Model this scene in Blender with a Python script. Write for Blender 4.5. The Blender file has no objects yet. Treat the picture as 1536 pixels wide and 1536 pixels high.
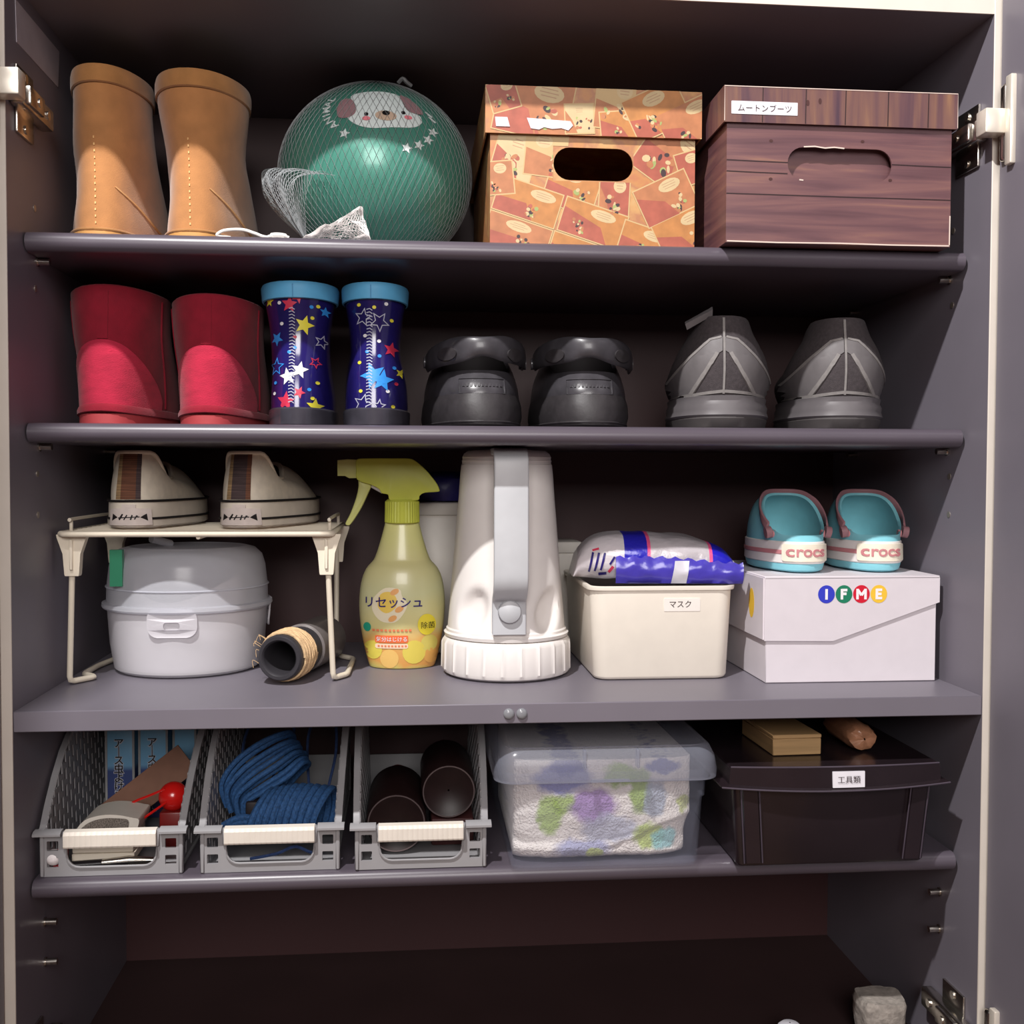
import bpy, bmesh, math, random
from mathutils import Vector, Matrix, noise
from mathutils.geometry import tessellate_polygon
from mathutils.bvhtree import BVHTree

PI = math.pi
C = bpy.context.scene.collection
rnd = random.Random(7)

# ------------------------------------------------------------------ camera, world, light, exposure
scn = bpy.context.scene
cam_data = bpy.data.cameras.new('camera')
cam = bpy.data.objects.new('camera', cam_data)
C.objects.link(cam)
_r = Vector((0.99582524, -0.0912243, 0.00319553))
_u = Vector((-0.0002194, 0.0326157, 0.9994679))
_f = Vector((0.09127999, 0.99529611, -0.03245952))
cam.matrix_world = Matrix(((_r.x, _u.x, -_f.x, -0.09994), (_r.y, _u.y, -_f.y, -0.9858),
                           (_r.z, _u.z, -_f.z, 0.21392), (0, 0, 0, 1)))
cam_data.sensor_width = 36
cam_data.lens = 1616.27 / 1536 * 36
cam_data.shift_x = 0.00404
cam_data.shift_y = -0.00471
cam_data.clip_start = 0.02
scn.camera = cam

world = bpy.data.worlds.new('hall_ambient')
scn.world = world
world.use_nodes = True
_bg = world.node_tree.nodes['Background']
_bg.inputs[0].default_value = (1.0, 0.50, 0.46, 1)
_bg.inputs[1].default_value = 0.13

def lamp(name, kind, loc, energy, color, radius):
    d = bpy.data.lights.new(name, kind)
    d.energy = energy
    d.color = color
    d.shadow_soft_size = radius
    o = bpy.data.objects.new(name, d)
    o.location = loc
    C.objects.link(o)
    return o

lamp('hall_downlight', 'POINT', (-0.486, -0.85, 1.55), 158, (1.0, 0.975, 0.965), 0.024)
# soft fill added behind the viewer to lift the fronts, no known source
_a = bpy.data.lights.new('added_front_fill', 'AREA')
_a.shape = 'RECTANGLE'; _a.size = 1.0; _a.size_y = 1.0; _a.energy = 42; _a.color = (1.0, 0.96, 0.94)
_ao = bpy.data.objects.new('added_front_fill', _a)
_ao.location = (-0.15, -2.5, 1.05); _ao.rotation_euler = (math.radians(75), 0, 0)
C.objects.link(_ao)

scn.view_settings.view_transform = 'Standard'
scn.view_settings.look = 'None'
scn.view_settings.exposure = 0.0
scn.view_settings.gamma = 1.0
scn.view_settings.use_curve_mapping = False

# ------------------------------------------------------------------ materials
def lin(c):
    out = []
    for v in c:
        v /= 255.0
        out.append(v / 12.92 if v <= 0.04045 else ((v + 0.055) / 1.055) ** 2.4)
    return out

_mats = {}
def mat(key, rgb=(128, 128, 128), rough=0.6, metal=0.0, var=0.10, nscale=60.0, bump=0.0, bscale=300.0,
        trans=0.0, alpha=1.0, coat=0.0, sheen=0.0, spec=0.5, translucent=0.0, ior=1.45, stretch=None):
    if key in _mats:
        return _mats[key]
    m = bpy.data.materials.new(key)
    m.use_nodes = True
    nt = m.node_tree
    b = nt.nodes['Principled BSDF']
    col = lin(rgb)
    tc = nt.nodes.new('ShaderNodeTexCoord')
    vec = tc.outputs['Object']
    if stretch:
        mp = nt.nodes.new('ShaderNodeMapping')
        mp.inputs['Scale'].default_value = stretch
        nt.links.new(vec, mp.inputs['Vector'])
        vec = mp.outputs['Vector']
    nz = nt.nodes.new('ShaderNodeTexNoise')
    nz.inputs['Scale'].default_value = nscale
    nz.inputs['Detail'].default_value = 4
    nt.links.new(vec, nz.inputs['Vector'])
    rp = nt.nodes.new('ShaderNodeValToRGB')
    rp.color_ramp.elements[0].position = 0.3
    rp.color_ramp.elements[1].position = 0.7
    rp.color_ramp.elements[0].color = (*[max(0, c * (1 - var)) for c in col], 1)
    rp.color_ramp.elements[1].color = (*[min(1, c * (1 + var)) for c in col], 1)
    nt.links.new(nz.outputs[0], rp.inputs[0])
    nt.links.new(rp.outputs[0], b.inputs['Base Color'])
    b.inputs['Roughness'].default_value = rough
    b.inputs['Metallic'].default_value = metal
    b.inputs['IOR'].default_value = ior
    b.inputs['Specular IOR Level'].default_value = spec
    b.inputs['Transmission Weight'].default_value = trans
    b.inputs['Alpha'].default_value = alpha
    b.inputs['Coat Weight'].default_value = coat
    b.inputs['Coat Roughness'].default_value = 0.12
    b.inputs['Sheen Weight'].default_value = sheen
    if bump > 0:
        nb = nt.nodes.new('ShaderNodeTexNoise')
        nb.inputs['Scale'].default_value = bscale
        nb.inputs['Detail'].default_value = 3
        nt.links.new(vec, nb.inputs['Vector'])
        bp = nt.nodes.new('ShaderNodeBump')
        bp.inputs['Strength'].default_value = bump
        bp.inputs['Distance'].default_value = 0.001
        nt.links.new(nb.outputs[0], bp.inputs['Height'])
        nt.links.new(bp.outputs[0], b.inputs['Normal'])
    if translucent > 0:
        out = nt.nodes['Material Output']
        tr = nt.nodes.new('ShaderNodeBsdfTranslucent')
        nt.links.new(rp.outputs[0], tr.inputs['Color'])
        mx = nt.nodes.new('ShaderNodeMixShader')
        mx.inputs[0].default_value = translucent
        nt.links.new(b.outputs[0], mx.inputs[1])
        nt.links.new(tr.outputs[0], mx.inputs[2])
        nt.links.new(mx.outputs[0], out.inputs['Surface'])
    _mats[key] = m
    return m

def N(m):
    return m.node_tree.nodes, m.node_tree.links

# ------------------------------------------------------------------ mesh helpers
class MB:
    def __init__(s):
        s.v = []; s.f = []
    def add(s, vs, fs):
        o = len(s.v)
        s.v += [tuple(p) for p in vs]
        s.f += [tuple(i + o for i in f) for f in fs]
        return s
    def box(s, x0, x1, y0, y1, z0, z1, r=0.0, seg=2):
        if r <= 0:
            vs = [(x, y, z) for x in (x0, x1) for y in (y0, y1) for z in (z0, z1)]
            return s.add(vs, [(0, 1, 3, 2), (4, 6, 7, 5), (0, 4, 5, 1), (2, 3, 7, 6), (0, 2, 6, 4), (1, 5, 7, 3)])
        bm = bmesh.new()
        vs = [bm.verts.new((x, y, z)) for x in (x0, x1) for y in (y0, y1) for z in (z0, z1)]
        for f in [(0, 1, 3, 2), (4, 6, 7, 5), (0, 4, 5, 1), (2, 3, 7, 6), (0, 2, 6, 4), (1, 5, 7, 3)]:
            bm.faces.new([vs[i] for i in f])
        bmesh.ops.bevel(bm, geom=bm.edges[:], offset=r, segments=seg, profile=0.5, affect='EDGES')
        s.bm(bm)
        return s
    def bm(s, bm):
        bm.verts.index_update()
        s.add([v.co[:] for v in bm.verts], [[v.index for v in f.verts] for f in bm.faces])
        bm.free()
        return s
    def rings(s, rings, cap0=True, cap1=True, closed=True):
        n = len(rings[0]); o = len(s.v)
        for r in rings:
            s.v += [tuple(p) for p in r]
        for j in range(len(rings) - 1):
            for i in range(n if closed else n - 1):
                k = (i + 1) % n
                s.f.append((o + j * n + i, o + j * n + k, o + (j + 1) * n + k, o + (j + 1) * n + i))
        if cap0:
            s.f.append(tuple(o + i for i in range(n))[::-1])
        if cap1:
            s.f.append(tuple(o + (len(rings) - 1) * n + i for i in range(n)))
        return s
    def lathe(s, prof, n=48, c=(0, 0, 0), sx=1.0, sy=1.0, cap0=True, cap1=True):
        return s.rings([[(c[0] + r * sx * math.cos(2 * PI * i / n), c[1] + r * sy * math.sin(2 * PI * i / n), c[2] + z)
                         for i in range(n)] for r, z in prof], cap0, cap1)
    def tube(s, path, r, n=8, closed=False, flat=1.0, up=None):
        P = [Vector(p) for p in path]
        m = len(P)
        rr = r if isinstance(r, (list, tuple)) else [r] * m
        prev = None; rings = []
        for i in range(m):
            if closed:
                t = P[(i + 1) % m] - P[i - 1]
            else:
                t = P[min(i + 1, m - 1)] - P[max(i - 1, 0)]
            if t.length < 1e-9:
                t = Vector((0, 0, 1))
            t.normalize()
            if up is not None:
                a = t.cross(Vector(up))
                if a.length < 1e-5:
                    a = t.orthogonal()
            elif prev is None:
                a = t.orthogonal()
            else:
                a = prev - t * prev.dot(t)
                if a.length < 1e-6:
                    a = t.orthogonal()
            a.normalize(); prev = a
            b = t.cross(a)
            rings.append([P[i] + (a * math.cos(2 * PI * k / n) * flat + b * math.sin(2 * PI * k / n)) * rr[i] for k in range(n)])
        if closed:
            rings.append(rings[0])
            return s.rings(rings, False, False)
        return s.rings(rings)
    def plate(s, loops, fn, th):
        """extruded plate with holes; loops in 2D, fn(u, v, w) -> point, w in 0..th"""
        L = [[Vector((a, b, 0)) for a, b in lp] for lp in loops]
        tris = tessellate_polygon(L)
        flat = [p for lp in loops for p in lp]
        n = len(flat)
        vs = [fn(a, b, 0) for a, b in flat] + [fn(a, b, th) for a, b in flat]
        fs = []
        for t in tris:
            fs.append(tuple(t)); fs.append(tuple(i + n for i in t)[::-1])
        o = 0
        for lp in loops:
            m = len(lp)
            for i in range(m):
                k = (i + 1) % m
                fs.append((o + i, o + k, n + o + k, n + o + i))
            o += m
        return s.add(vs, fs)
    def bvh(s):
        return BVHTree.FromPolygons([Vector(p) for p in s.v], s.f)
    def copy(s):
        m = MB(); m.v = list(s.v); m.f = list(s.f); return m
    def move(s, d):
        s.v = [(x + d[0], y + d[1], z + d[2]) for x, y, z in s.v]; return s
    def xf(s, M):
        s.v = [tuple(M @ Vector(p)) for p in s.v]; return s
    def mesh(s, name, angle=40, recalc=True):
        me = bpy.data.meshes.new(name)
        me.from_pydata(s.v, [], s.f)
        if recalc:
            bm = bmesh.new(); bm.from_mesh(me)
            bmesh.ops.recalc_face_normals(bm, faces=bm.faces[:])
            bm.to_mesh(me); bm.free()
        if angle:
            me.polygons.foreach_set('use_smooth', [True] * len(me.polygons))
            me.set_sharp_from_angle(angle=math.radians(angle))
        me.update()
        return me
    def build(s, name, m, parent=None, angle=40, label=None, loc=None, subsurf=0, recalc=True):
        me = s.mesh(name, angle, recalc)
        me.materials.append(m)
        o = bpy.data.objects.new(name, me)
        C.objects.link(o)
        if parent is not None:
            o.parent = parent
        if loc is not None:
            o.location = loc
        if label:
            o['label'] = label
        if subsurf:
            md = o.modifiers.new('subsurf', 'SUBSURF'); md.levels = subsurf; md.render_levels = subsurf
        return o

def clone(o, name, parent, loc=None, rot=None):
    c = o.copy(); c.name = name
    C.objects.link(c); c.parent = parent
    if loc is not None: c.location = loc
    if rot is not None: c.rotation_euler = rot
    return c

def thing(name, label, cat, loc=(0, 0, 0), rz=0.0, group=None):
    o = bpy.data.objects.new(name, None)
    o.empty_display_size = 0.02
    C.objects.link(o)
    o.location = loc
    o.rotation_euler = (0, 0, rz)
    o['label'] = label
    o['category'] = cat
    if group: o['group'] = group
    return o

def tag(o, label, cat, group=None):
    o['label'] = label; o['category'] = cat
    if group: o['group'] = group
    return o

def smooth(pts, n=6, closed=False):
    """Catmull-Rom"""
    P = [Vector(p) for p in pts]; m = len(P); out = []
    for i in range(m if closed else m - 1):
        if closed:
            a, b, c, d = P[i - 1], P[i], P[(i + 1) % m], P[(i + 2) % m]
        else:
            a, b, c, d = P[max(i - 1, 0)], P[i], P[i + 1], P[min(i + 2, m - 1)]
        for k in range(n):
            t = k / n
            out.append(0.5 * ((2 * b) + (c - a) * t + (2 * a - 5 * b + 4 * c - d) * t * t + (3 * b - a - 3 * c + d) * t ** 3))
    if not closed:
        out.append(P[-1])
    return out

def smooth2(pts, n=6, closed=True):
    return [(p.x, p.y) for p in smooth([(a, b, 0) for a, b in pts], n, closed)]

def rrect(x0, x1, z0, z1, r, seg=5):
    out = []
    for cx, cz, a0 in ((x1 - r, z1 - r, 0), (x0 + r, z1 - r, 90), (x0 + r, z0 + r, 180), (x1 - r, z0 + r, 270)):
        for i in range(seg + 1):
            a = math.radians(a0 + 90 * i / seg)
            out.append((cx + r * math.cos(a), cz + r * math.sin(a)))
    return out

def ellipse(cx, cz, a, b, n=24, rot=0):
    c, s_ = math.cos(rot), math.sin(rot)
    return [(cx + a * math.cos(t) * c - b * math.sin(t) * s_, cz + a * math.cos(t) * s_ + b * math.sin(t) * c)
            for t in [2 * PI * i / n for i in range(n)]]

def star(cx, cz, r, rot=0.0, inner=0.45):
    return [(cx + (r if i % 2 == 0 else r * inner) * math.sin(rot + i * PI / 5),
             cz + (r if i % 2 == 0 else r * inner) * math.cos(rot + i * PI / 5)) for i in range(10)]

def lerp(a, b, t): return a + (b - a) * t
def sstep(a, b, t):
    t = min(1, max(0, (t - a) / (b - a))); return t * t * (3 - 2 * t)

# ---- 2D figures -> triangles
def tri2(loops):
    flat = [p for lp in loops for p in lp]
    return flat, [tuple(t) for t in tessellate_polygon([[Vector((a, b, 0)) for a, b in lp] for lp in loops])]

def join2(figs):
    vs, fs = [], []
    for v, f in figs:
        o = len(vs); vs += v; fs += [tuple(i + o for i in t) for t in f]
    return vs, fs

_tc = {}
def text2(body, cx, cz, h=None, w=None, bold=0.0, rot=0.0, vertical=False, squeeze=1.0):
    """text outline centred on (cx, cz); h glyph height or w total width"""
    key = (body, bold, vertical)
    if key not in _tc:
        cu = bpy.data.curves.new('lettering', 'FONT')
        cu.body = '\n'.join(body) if vertical else body
        cu.size = 1.0
        cu.offset = bold
        cu.resolution_u = 3
        if vertical: cu.space_line = 0.86; cu.align_x = 'CENTER'
        ob = bpy.data.objects.new('lettering', cu)
        C.objects.link(ob)
        bpy.context.view_layer.update()
        dg = bpy.context.evaluated_depsgraph_get()
        me = bpy.data.meshes.new_from_object(ob.evaluated_get(dg))
        vs = [(v.co.x, v.co.y) for v in me.vertices]
        fs = [tuple(p.vertices) for p in me.polygons]
        bpy.data.objects.remove(ob); bpy.data.curves.remove(cu); bpy.data.meshes.remove(me)
        xs = [a for a, b in vs]; zs = [b for a, b in vs]
        _tc[key] = (vs, fs, min(xs), max(xs), min(zs), max(zs))
    vs, fs, x0, x1, z0, z1 = _tc[key]
    s = h / (z1 - z0) if h else w / (x1 - x0)
    c, sn = math.cos(rot), math.sin(rot)
    out = []
    for a, b in vs:
        a = (a - (x0 + x1) / 2) * s * squeeze; b = (b - (z0 + z1) / 2) * s
        out.append((cx + a * c - b * sn, cz + a * sn + b * c))
    return out, fs

def front_cast(bvh, default_y=0.0):
    def fn(x, z):
        hit = bvh.ray_cast(Vector((x, -2.0, z)), Vector((0, 1, 0)))
        if hit[0] is None:
            return None
        nrm = hit[1] if hit[1].y < 0 else -hit[1]
        return hit[0], nrm
    return fn

def plane_cast(y):
    return lambda x, z: (Vector((x, y, z)), Vector((0, -1, 0)))

def decal(name, fig, cast, m, parent, off=0.0004, maxlen=None, thick=0.0, label=None):
    """lays a flat figure on a surface"""
    vs, fs = fig
    bm = bmesh.new()
    bv = [bm.verts.new((a, b, 0)) for a, b in vs]
    for f in fs:
        try: bm.faces.new([bv[i] for i in f])
        except ValueError: pass
    bmesh.ops.remove_doubles(bm, verts=bm.verts[:], dist=1e-6)
    if maxlen:
        for _ in range(5):
            ed = [e for e in bm.edges if e.calc_length() > maxlen]
            if not ed: break
            bmesh.ops.subdivide_edges(bm, edges=ed, cuts=1)
            bmesh.ops.triangulate(bm, faces=[f for f in bm.faces if len(f.verts) > 3])
    dead = []
    base = {}
    for v in bm.verts:
        h = cast(v.co.x, v.co.y)
        if h is None: dead.append(v); continue
        base[v] = (h[0].copy(), h[1].copy())
    if dead:
        bmesh.ops.delete(bm, geom=dead, context='VERTS')
    bm.verts.index_update()
    V = [v for v in bm.verts]
    mb = MB()
    mb.v = [tuple(base[v][0] + base[v][1] * (off + thick)) for v in V]
    ix = {v: i for i, v in enumerate(V)}
    for f in bm.faces:
        mb.f.append(tuple(ix[v] for v in f.verts))
    if thick > 0:
        low = {}
        for e in bm.edges:
            if len(e.link_faces) == 1:
                l = [lp for lp in e.link_faces[0].loops if lp.edge == e][0]
                a, b = l.vert, l.link_loop_next.vert
                for v in (a, b):
                    if v not in low:
                        low[v] = len(mb.v)
                        mb.v.append(tuple(base[v][0] - base[v][1] * 0.0004))
                mb.f.append((ix[b], ix[a], low[a], low[b]))
    bm.free()
    if not mb.f:
        return None
    return mb.build(name, m, parent, angle=50, label=label, recalc=False)

def stroke(path, w, closed=False):
    """polyline -> ribbon figure"""
    n = len(path); L = []; R = []
    for i in range(n):
        if closed: a, b = path[i - 1], path[(i + 1) % n]
        else: a, b = path[max(i - 1, 0)], path[min(i + 1, n - 1)]
        dx, dz = b[0] - a[0], b[1] - a[1]; l = math.hypot(dx, dz) or 1
        L.append((path[i][0] - dz / l * w / 2, path[i][1] + dx / l * w / 2))
        R.append((path[i][0] + dz / l * w / 2, path[i][1] - dx / l * w / 2))
    fs = []
    for i in range(n if closed else n - 1):
        k = (i + 1) % n
        fs.append((i, n + i, n + k, k))
    return L + R, fs

def star_line(cx, cz, r, rot, w):
    a = star(cx, cz, r, rot); b = star(cx, cz, r - w * 1.6, rot)
    n = 10
    return a + b, [(i, (i + 1) % n, n + (i + 1) % n, n + i)[::-1] for i in range(n)]

# ------------------------------------------------------------------ the shoe cabinet
HW, DEP = 0.45, 0.374
Z1, Z2, Z3, Z4, ZF, ZC = 0.4326, 0.2581, 0.0, -0.1675, -0.3954, 0.6475
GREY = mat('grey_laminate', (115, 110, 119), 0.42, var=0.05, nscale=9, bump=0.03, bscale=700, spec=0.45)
BACKSHADE = mat('shade_tinted_back', (64, 38, 39), 0.5, var=0.05, nscale=9)  # reddish-brown carries the shade of the deep interior in the panel colour
EDGE = mat('cream_edge_band', (208, 200, 189), 0.5, var=0.04, nscale=20)
STEEL = mat('nickel_steel', (205, 200, 192), 0.25, metal=1.0, var=0.06, nscale=80)
CREAMMETAL = mat('satin_hinge_cover', (226, 218, 204), 0.32, metal=0.4, var=0.03)

cab = thing('shoe_cabinet', 'tall grey laminate shoe cabinet with cream edges, open doors and four shelves', 'cabinet', (0, DEP / 2, -0.75))
CZ = Vector((0, -DEP / 2, 0.75))
def cb(mb): return mb.move(CZ)

for sgn in (-1, 1):
    x0, x1 = (-HW - 0.018, -HW) if sgn < 0 else (HW, HW + 0.018)
    side = cb(MB().box(x0, x1, 0, DEP + 0.006, -0.75, 1.08)).build('side_panel', GREY, cab)
    cb(MB().box(x0, x1, -0.0016, 0, -0.75, 1.08, 0.0005, 1)).build('edge_strip', EDGE, side, label='cream front edge strip')
    for z in (Z1 - 0.0215, Z2 - 0.0215, Z4 - 0.053, Z4 - 0.092):
        pin = MB()
        pin.tube([(sgn * (HW - 0.012), 0.075, z), (sgn * (HW + 0.001), 0.075, z)], 0.0033, 12)
        pin.tube([(sgn * (HW - 0.0015), 0.075, z), (sgn * HW, 0.075, z)], 0.0046, 12)
        cb(pin).build('shelf_pin', STEEL, side)
        if z > Z4 - 0.02 or True:
            pb = MB().tube([(sgn * (HW - 0.012), 0.30, z), (sgn * (HW + 0.001), 0.30, z)], 0.0033, 10)
            cb(pb).build('shelf_pin', STEEL, side)
    for z in (0.460, 0.385, 0.211, 0.172):
        ho = MB().tube([(sgn * (HW - 0.0006), 0.07, z), (sgn * (HW + 0.001), 0.07, z)], 0.0032, 12)
        cb(ho).build('pin_socket', mat('socket_metal', (170, 160, 150), 0.35, metal=0.7), side)
    if sgn < 0:
        st = MB().add([(-HW + 0.0006, 0.025, 0.634), (-HW + 0.0006, 0.146, 0.634), (-HW + 0.0006, 0.141, 0.597), (-HW + 0.0006, 0.027, 0.597),
                       (-HW + 0.0001, 0.025, 0.634), (-HW + 0.0001, 0.146, 0.634), (-HW + 0.0001, 0.141, 0.597), (-HW + 0.0001, 0.027, 0.597)],
                      [(0, 1, 2, 3), (4, 7, 6, 5), (0, 4, 5, 1), (1, 5, 6, 2), (2, 6, 7, 3), (3, 7, 4, 0)])
        cb(st).build('sticker', mat('pale_sticker', (176, 170, 178), 0.35, var=0.05), side, angle=0, label='pale grey rating sticker')

cb(MB().box(-HW, HW, DEP, DEP + 0.006, -0.75, 1.08)).build('back_panel', BACKSHADE, cab)
tp = cb(MB().box(-HW, HW, 0.001, DEP, ZC, ZC + 0.034)).build('top_board', GREY, cab)
cb(MB().box(-HW, HW, -0.0006, 0.001, ZC, ZC + 0.034)).build('edge_strip', EDGE, tp, label='cream front edge strip')
cb(MB().box(-HW, HW, 0.0, DEP, ZF - 0.018, ZF)).build('bottom_board', mat('shade_tinted_board', (58, 40, 40), .6, var=.08, nscale=12), cab)  # shade over the cabinet bottom is put into the dark board colour
fs = cb(MB().box(-HW, HW, 0.0, DEP, Z3 - 0.0188, Z3, 0.0008, 1)).build('fixed_shelf', GREY, cab)
for bx in (-0.008, 0.004):
    d = MB()
    d.rings([[(bx + r * math.cos(2 * PI * i / 20), -y, -0.0096 + r * math.sin(2 * PI * i / 20)) for i in range(20)]
             for r, y in ((0.0052, 0.0), (0.0051, 0.0012), (0.0043, 0.0024), (0.0028, 0.0031), (0.001, 0.0034))])
    cb(d).build('door_bumper', mat('clear_bumper', (190, 192, 198), 0.12, trans=0.55, var=0.02), fs, label='clear rubber door bumper')

def bullnose_shelf(z):
    y0, t, r = 0.0373, 0.018, 0.009
    prof = [(y0 + r + r * math.cos(a), z - r + r * math.sin(a)) for a in [PI / 2 + PI * i / 14 for i in range(15)]]
    prof += [(DEP - 0.004, z - t), (DEP - 0.004, z)]
    mb = MB()
    mb.rings([[(x, y, zz) for y, zz in prof] for x in (-0.4485, 0.4465)])
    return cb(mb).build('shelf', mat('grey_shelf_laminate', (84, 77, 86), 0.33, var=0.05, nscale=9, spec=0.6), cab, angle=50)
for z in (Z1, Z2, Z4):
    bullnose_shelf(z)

# the hall around the cabinet
def struct(name, mb, m, label):
    o = mb.build(name, m); o['kind'] = 'structure'; o['label'] = label
    return o
PLASTER = mat('hall_plaster', (206, 198, 188), .8, var=.04, nscale=40)
struct('wall_left', MB().box(-2.2, -HW - .0195, .012, DEP + .02, -.75, 1.62), PLASTER, 'pale hall wall left of the cabinet')
struct('wall_right', MB().box(HW + .0195, 2.2, .012, DEP + .02, -.75, 1.62), PLASTER, 'pale hall wall right of the cabinet')
struct('floor', MB().box(-2.2, 2.2, -3.2, DEP + .02, -.78, -.751), mat('hall_floor', (120, 92, 70), .5, var=.1, nscale=8, stretch=(1, 8, 1)), 'brown hall floor in front of the cabinet')

# doors swung open
for sgn in (-1, 1):
    xin = -0.4588 if sgn < 0 else 0.4557
    xo = xin + sgn * 0.02
    dr = cb(MB().box(min(xin, xo), max(xin, xo), -0.472, -0.004, -0.74, 1.07, 0.0008, 1)).build('door', GREY, cab)
    cb(MB().box(min(xin, xo), max(xin, xo), -0.4735, -0.472, -0.74, 1.07)).build('edge_strip', EDGE, dr, label='cream edge strip')

def hinge(sgn, z, full=True):
    X = lambda d: sgn * (HW - d)
    def bxx(mb, d0, d1, y0, y1, z0, z1, r=0.001):
        a, b = sorted((X(d0), X(d1)))
        mb.box(a, b, y0, y1, z0, z1, r, 2)
        return mb
    root = cb(bxx(MB(), 0.001, 0.013, 0.006, 0.088, z - 0.010, z + 0.010, 0.002)).build('hinge', STEEL, cab, label='nickel concealed hinge')
    pl = bxx(MB(), 0.0, 0.003, 0.02, 0.062, z - 0.030, z + 0.030, 0.001)
    cb(pl).build('mounting_plate', STEEL, root)
    cb(bxx(MB(), 0.009, 0.0175, 0.012, 0.05, z - 0.0085, z + 0.0085, 0.002)).build('arm', STEEL, root)
    cov = MB()
    xin = 0.4557 if sgn > 0 else 0.4588
    a, b = sorted((sgn * 0.4315, sgn * (xin - 0.003)))
    cov.box(a, b, -0.022, -0.004, z - 0.011, z + 0.012, 0.0015, 2)
    cb(cov).build('arm_cover', CREAMMETAL, root, label='cream hinge arm cover')
    a, b = sorted((sgn * (xin - 0.0055), sgn * (xin + 0.001)))
    cup = MB().box(a, b, -0.031, -0.021, z - 0.041, z + 0.041, 0.0015, 2)
    cb(MB().box(a, b, -0.021, -0.010, z - 0.036, z + 0.036, 0.004, 3)).build('hinge_cup', STEEL, root)
    cb(cup).build('cup_plate', CREAMMETAL, root)
    for yy, zz in ((0.035, 0.0), (0.07, 0.0), (0.04, -0.023), (0.04, 0.023)):
        sc = MB().tube([(X(0.0125 if zz == 0 else 0.002), yy, z + zz), (X(0.0185 if zz == 0 and yy < .05 else 0.0145 if zz == 0 else 0.0045), yy, z + zz)], 0.0042, 12)
        cb(sc).build('screw', STEEL, root)
hinge(1, 0.541); hinge(-1, 0.546); hinge(1, -0.335); hinge(-1, -0.335)

# ------------------------------------------------------------------ boots (loft from level outlines)
def outline(n, w, y0, y1, p=0.85, wh=None):
    """closed foot-like outline: heel at y0, toe at y1; w half width at ball, wh at heel"""
    wh = w if wh is None else wh
    out = []
    for i in range(n):
        a = 2 * PI * i / n
        t = (1 - math.cos(a)) / 2
        s = math.sin(a)
        ww = lerp(wh, w, sstep(0.15, 0.6, t))
        out.append((math.copysign(abs(s) ** p, s) * ww, lerp(y0, y1, t)))
    return out

def loft_table(rows, n=40, sub=3, skew=None):
    """rows: (z, w, wh, y0, y1, p, xshift) smoothed"""
    R = smooth_rows(rows, sub)
    rings = []
    for z, w, wh, y0, y1, p, xs in R:
        rings.append([(x + xs, y, z) for x, y in outline(n, w, y0, y1, p, wh)])
    return rings

def smooth_rows(rows, sub):
    out = []
    m = len(rows)
    for i in range(m - 1):
        a, b, c, d = rows[max(i - 1, 0)], rows[i], rows[i + 1], rows[min(i + 2, m - 1)]
        for k in range(sub):
            t = k / sub
            out.append(tuple(0.5 * ((2 * q) + (r - p) * t + (2 * p - 5 * q + 4 * r - s) * t * t + (3 * q - p - 3 * r + s) * t ** 3)
                             for p, q, r, s in zip(a, b, c, d)))
    out.append(rows[-1])
    return out

TAN = mat('tan_sheepskin', (172, 118, 70), 0.9, var=0.12, nscale=45, bump=0.25, bscale=900, sheen=0.3)
TANB = mat('tan_binding', (164, 114, 64), 0.9, var=0.12, nscale=60, bump=0.3, bscale=800, sheen=0.3)
TANS = mat('tan_rubber_sole', (190, 140, 80), 0.7, var=0.06)
FLEECE = mat('cream_fleece', (190, 170, 140), 1.0, var=0.15, nscale=200, bump=0.8, bscale=500)

def stitches(path_fn, n, m, parent, cast, ln=0.0026, w=0.0011, name='stitching', tilt=0.0):
    figs = []
    for i in range(n):
        x, z = path_fn(i / (n - 1))
        dx, dz = ln / 2 * math.sin(tilt), ln / 2 * math.cos(tilt)
        figs.append(stroke([(x - dx, z - dz), (x + dx, z + dz)], w))
    o = decal(name, join2(figs), cast, m, parent, off=0.0003, thick=0.0005)
    if o: o['kind'] = 'stuff'
    return o

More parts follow.
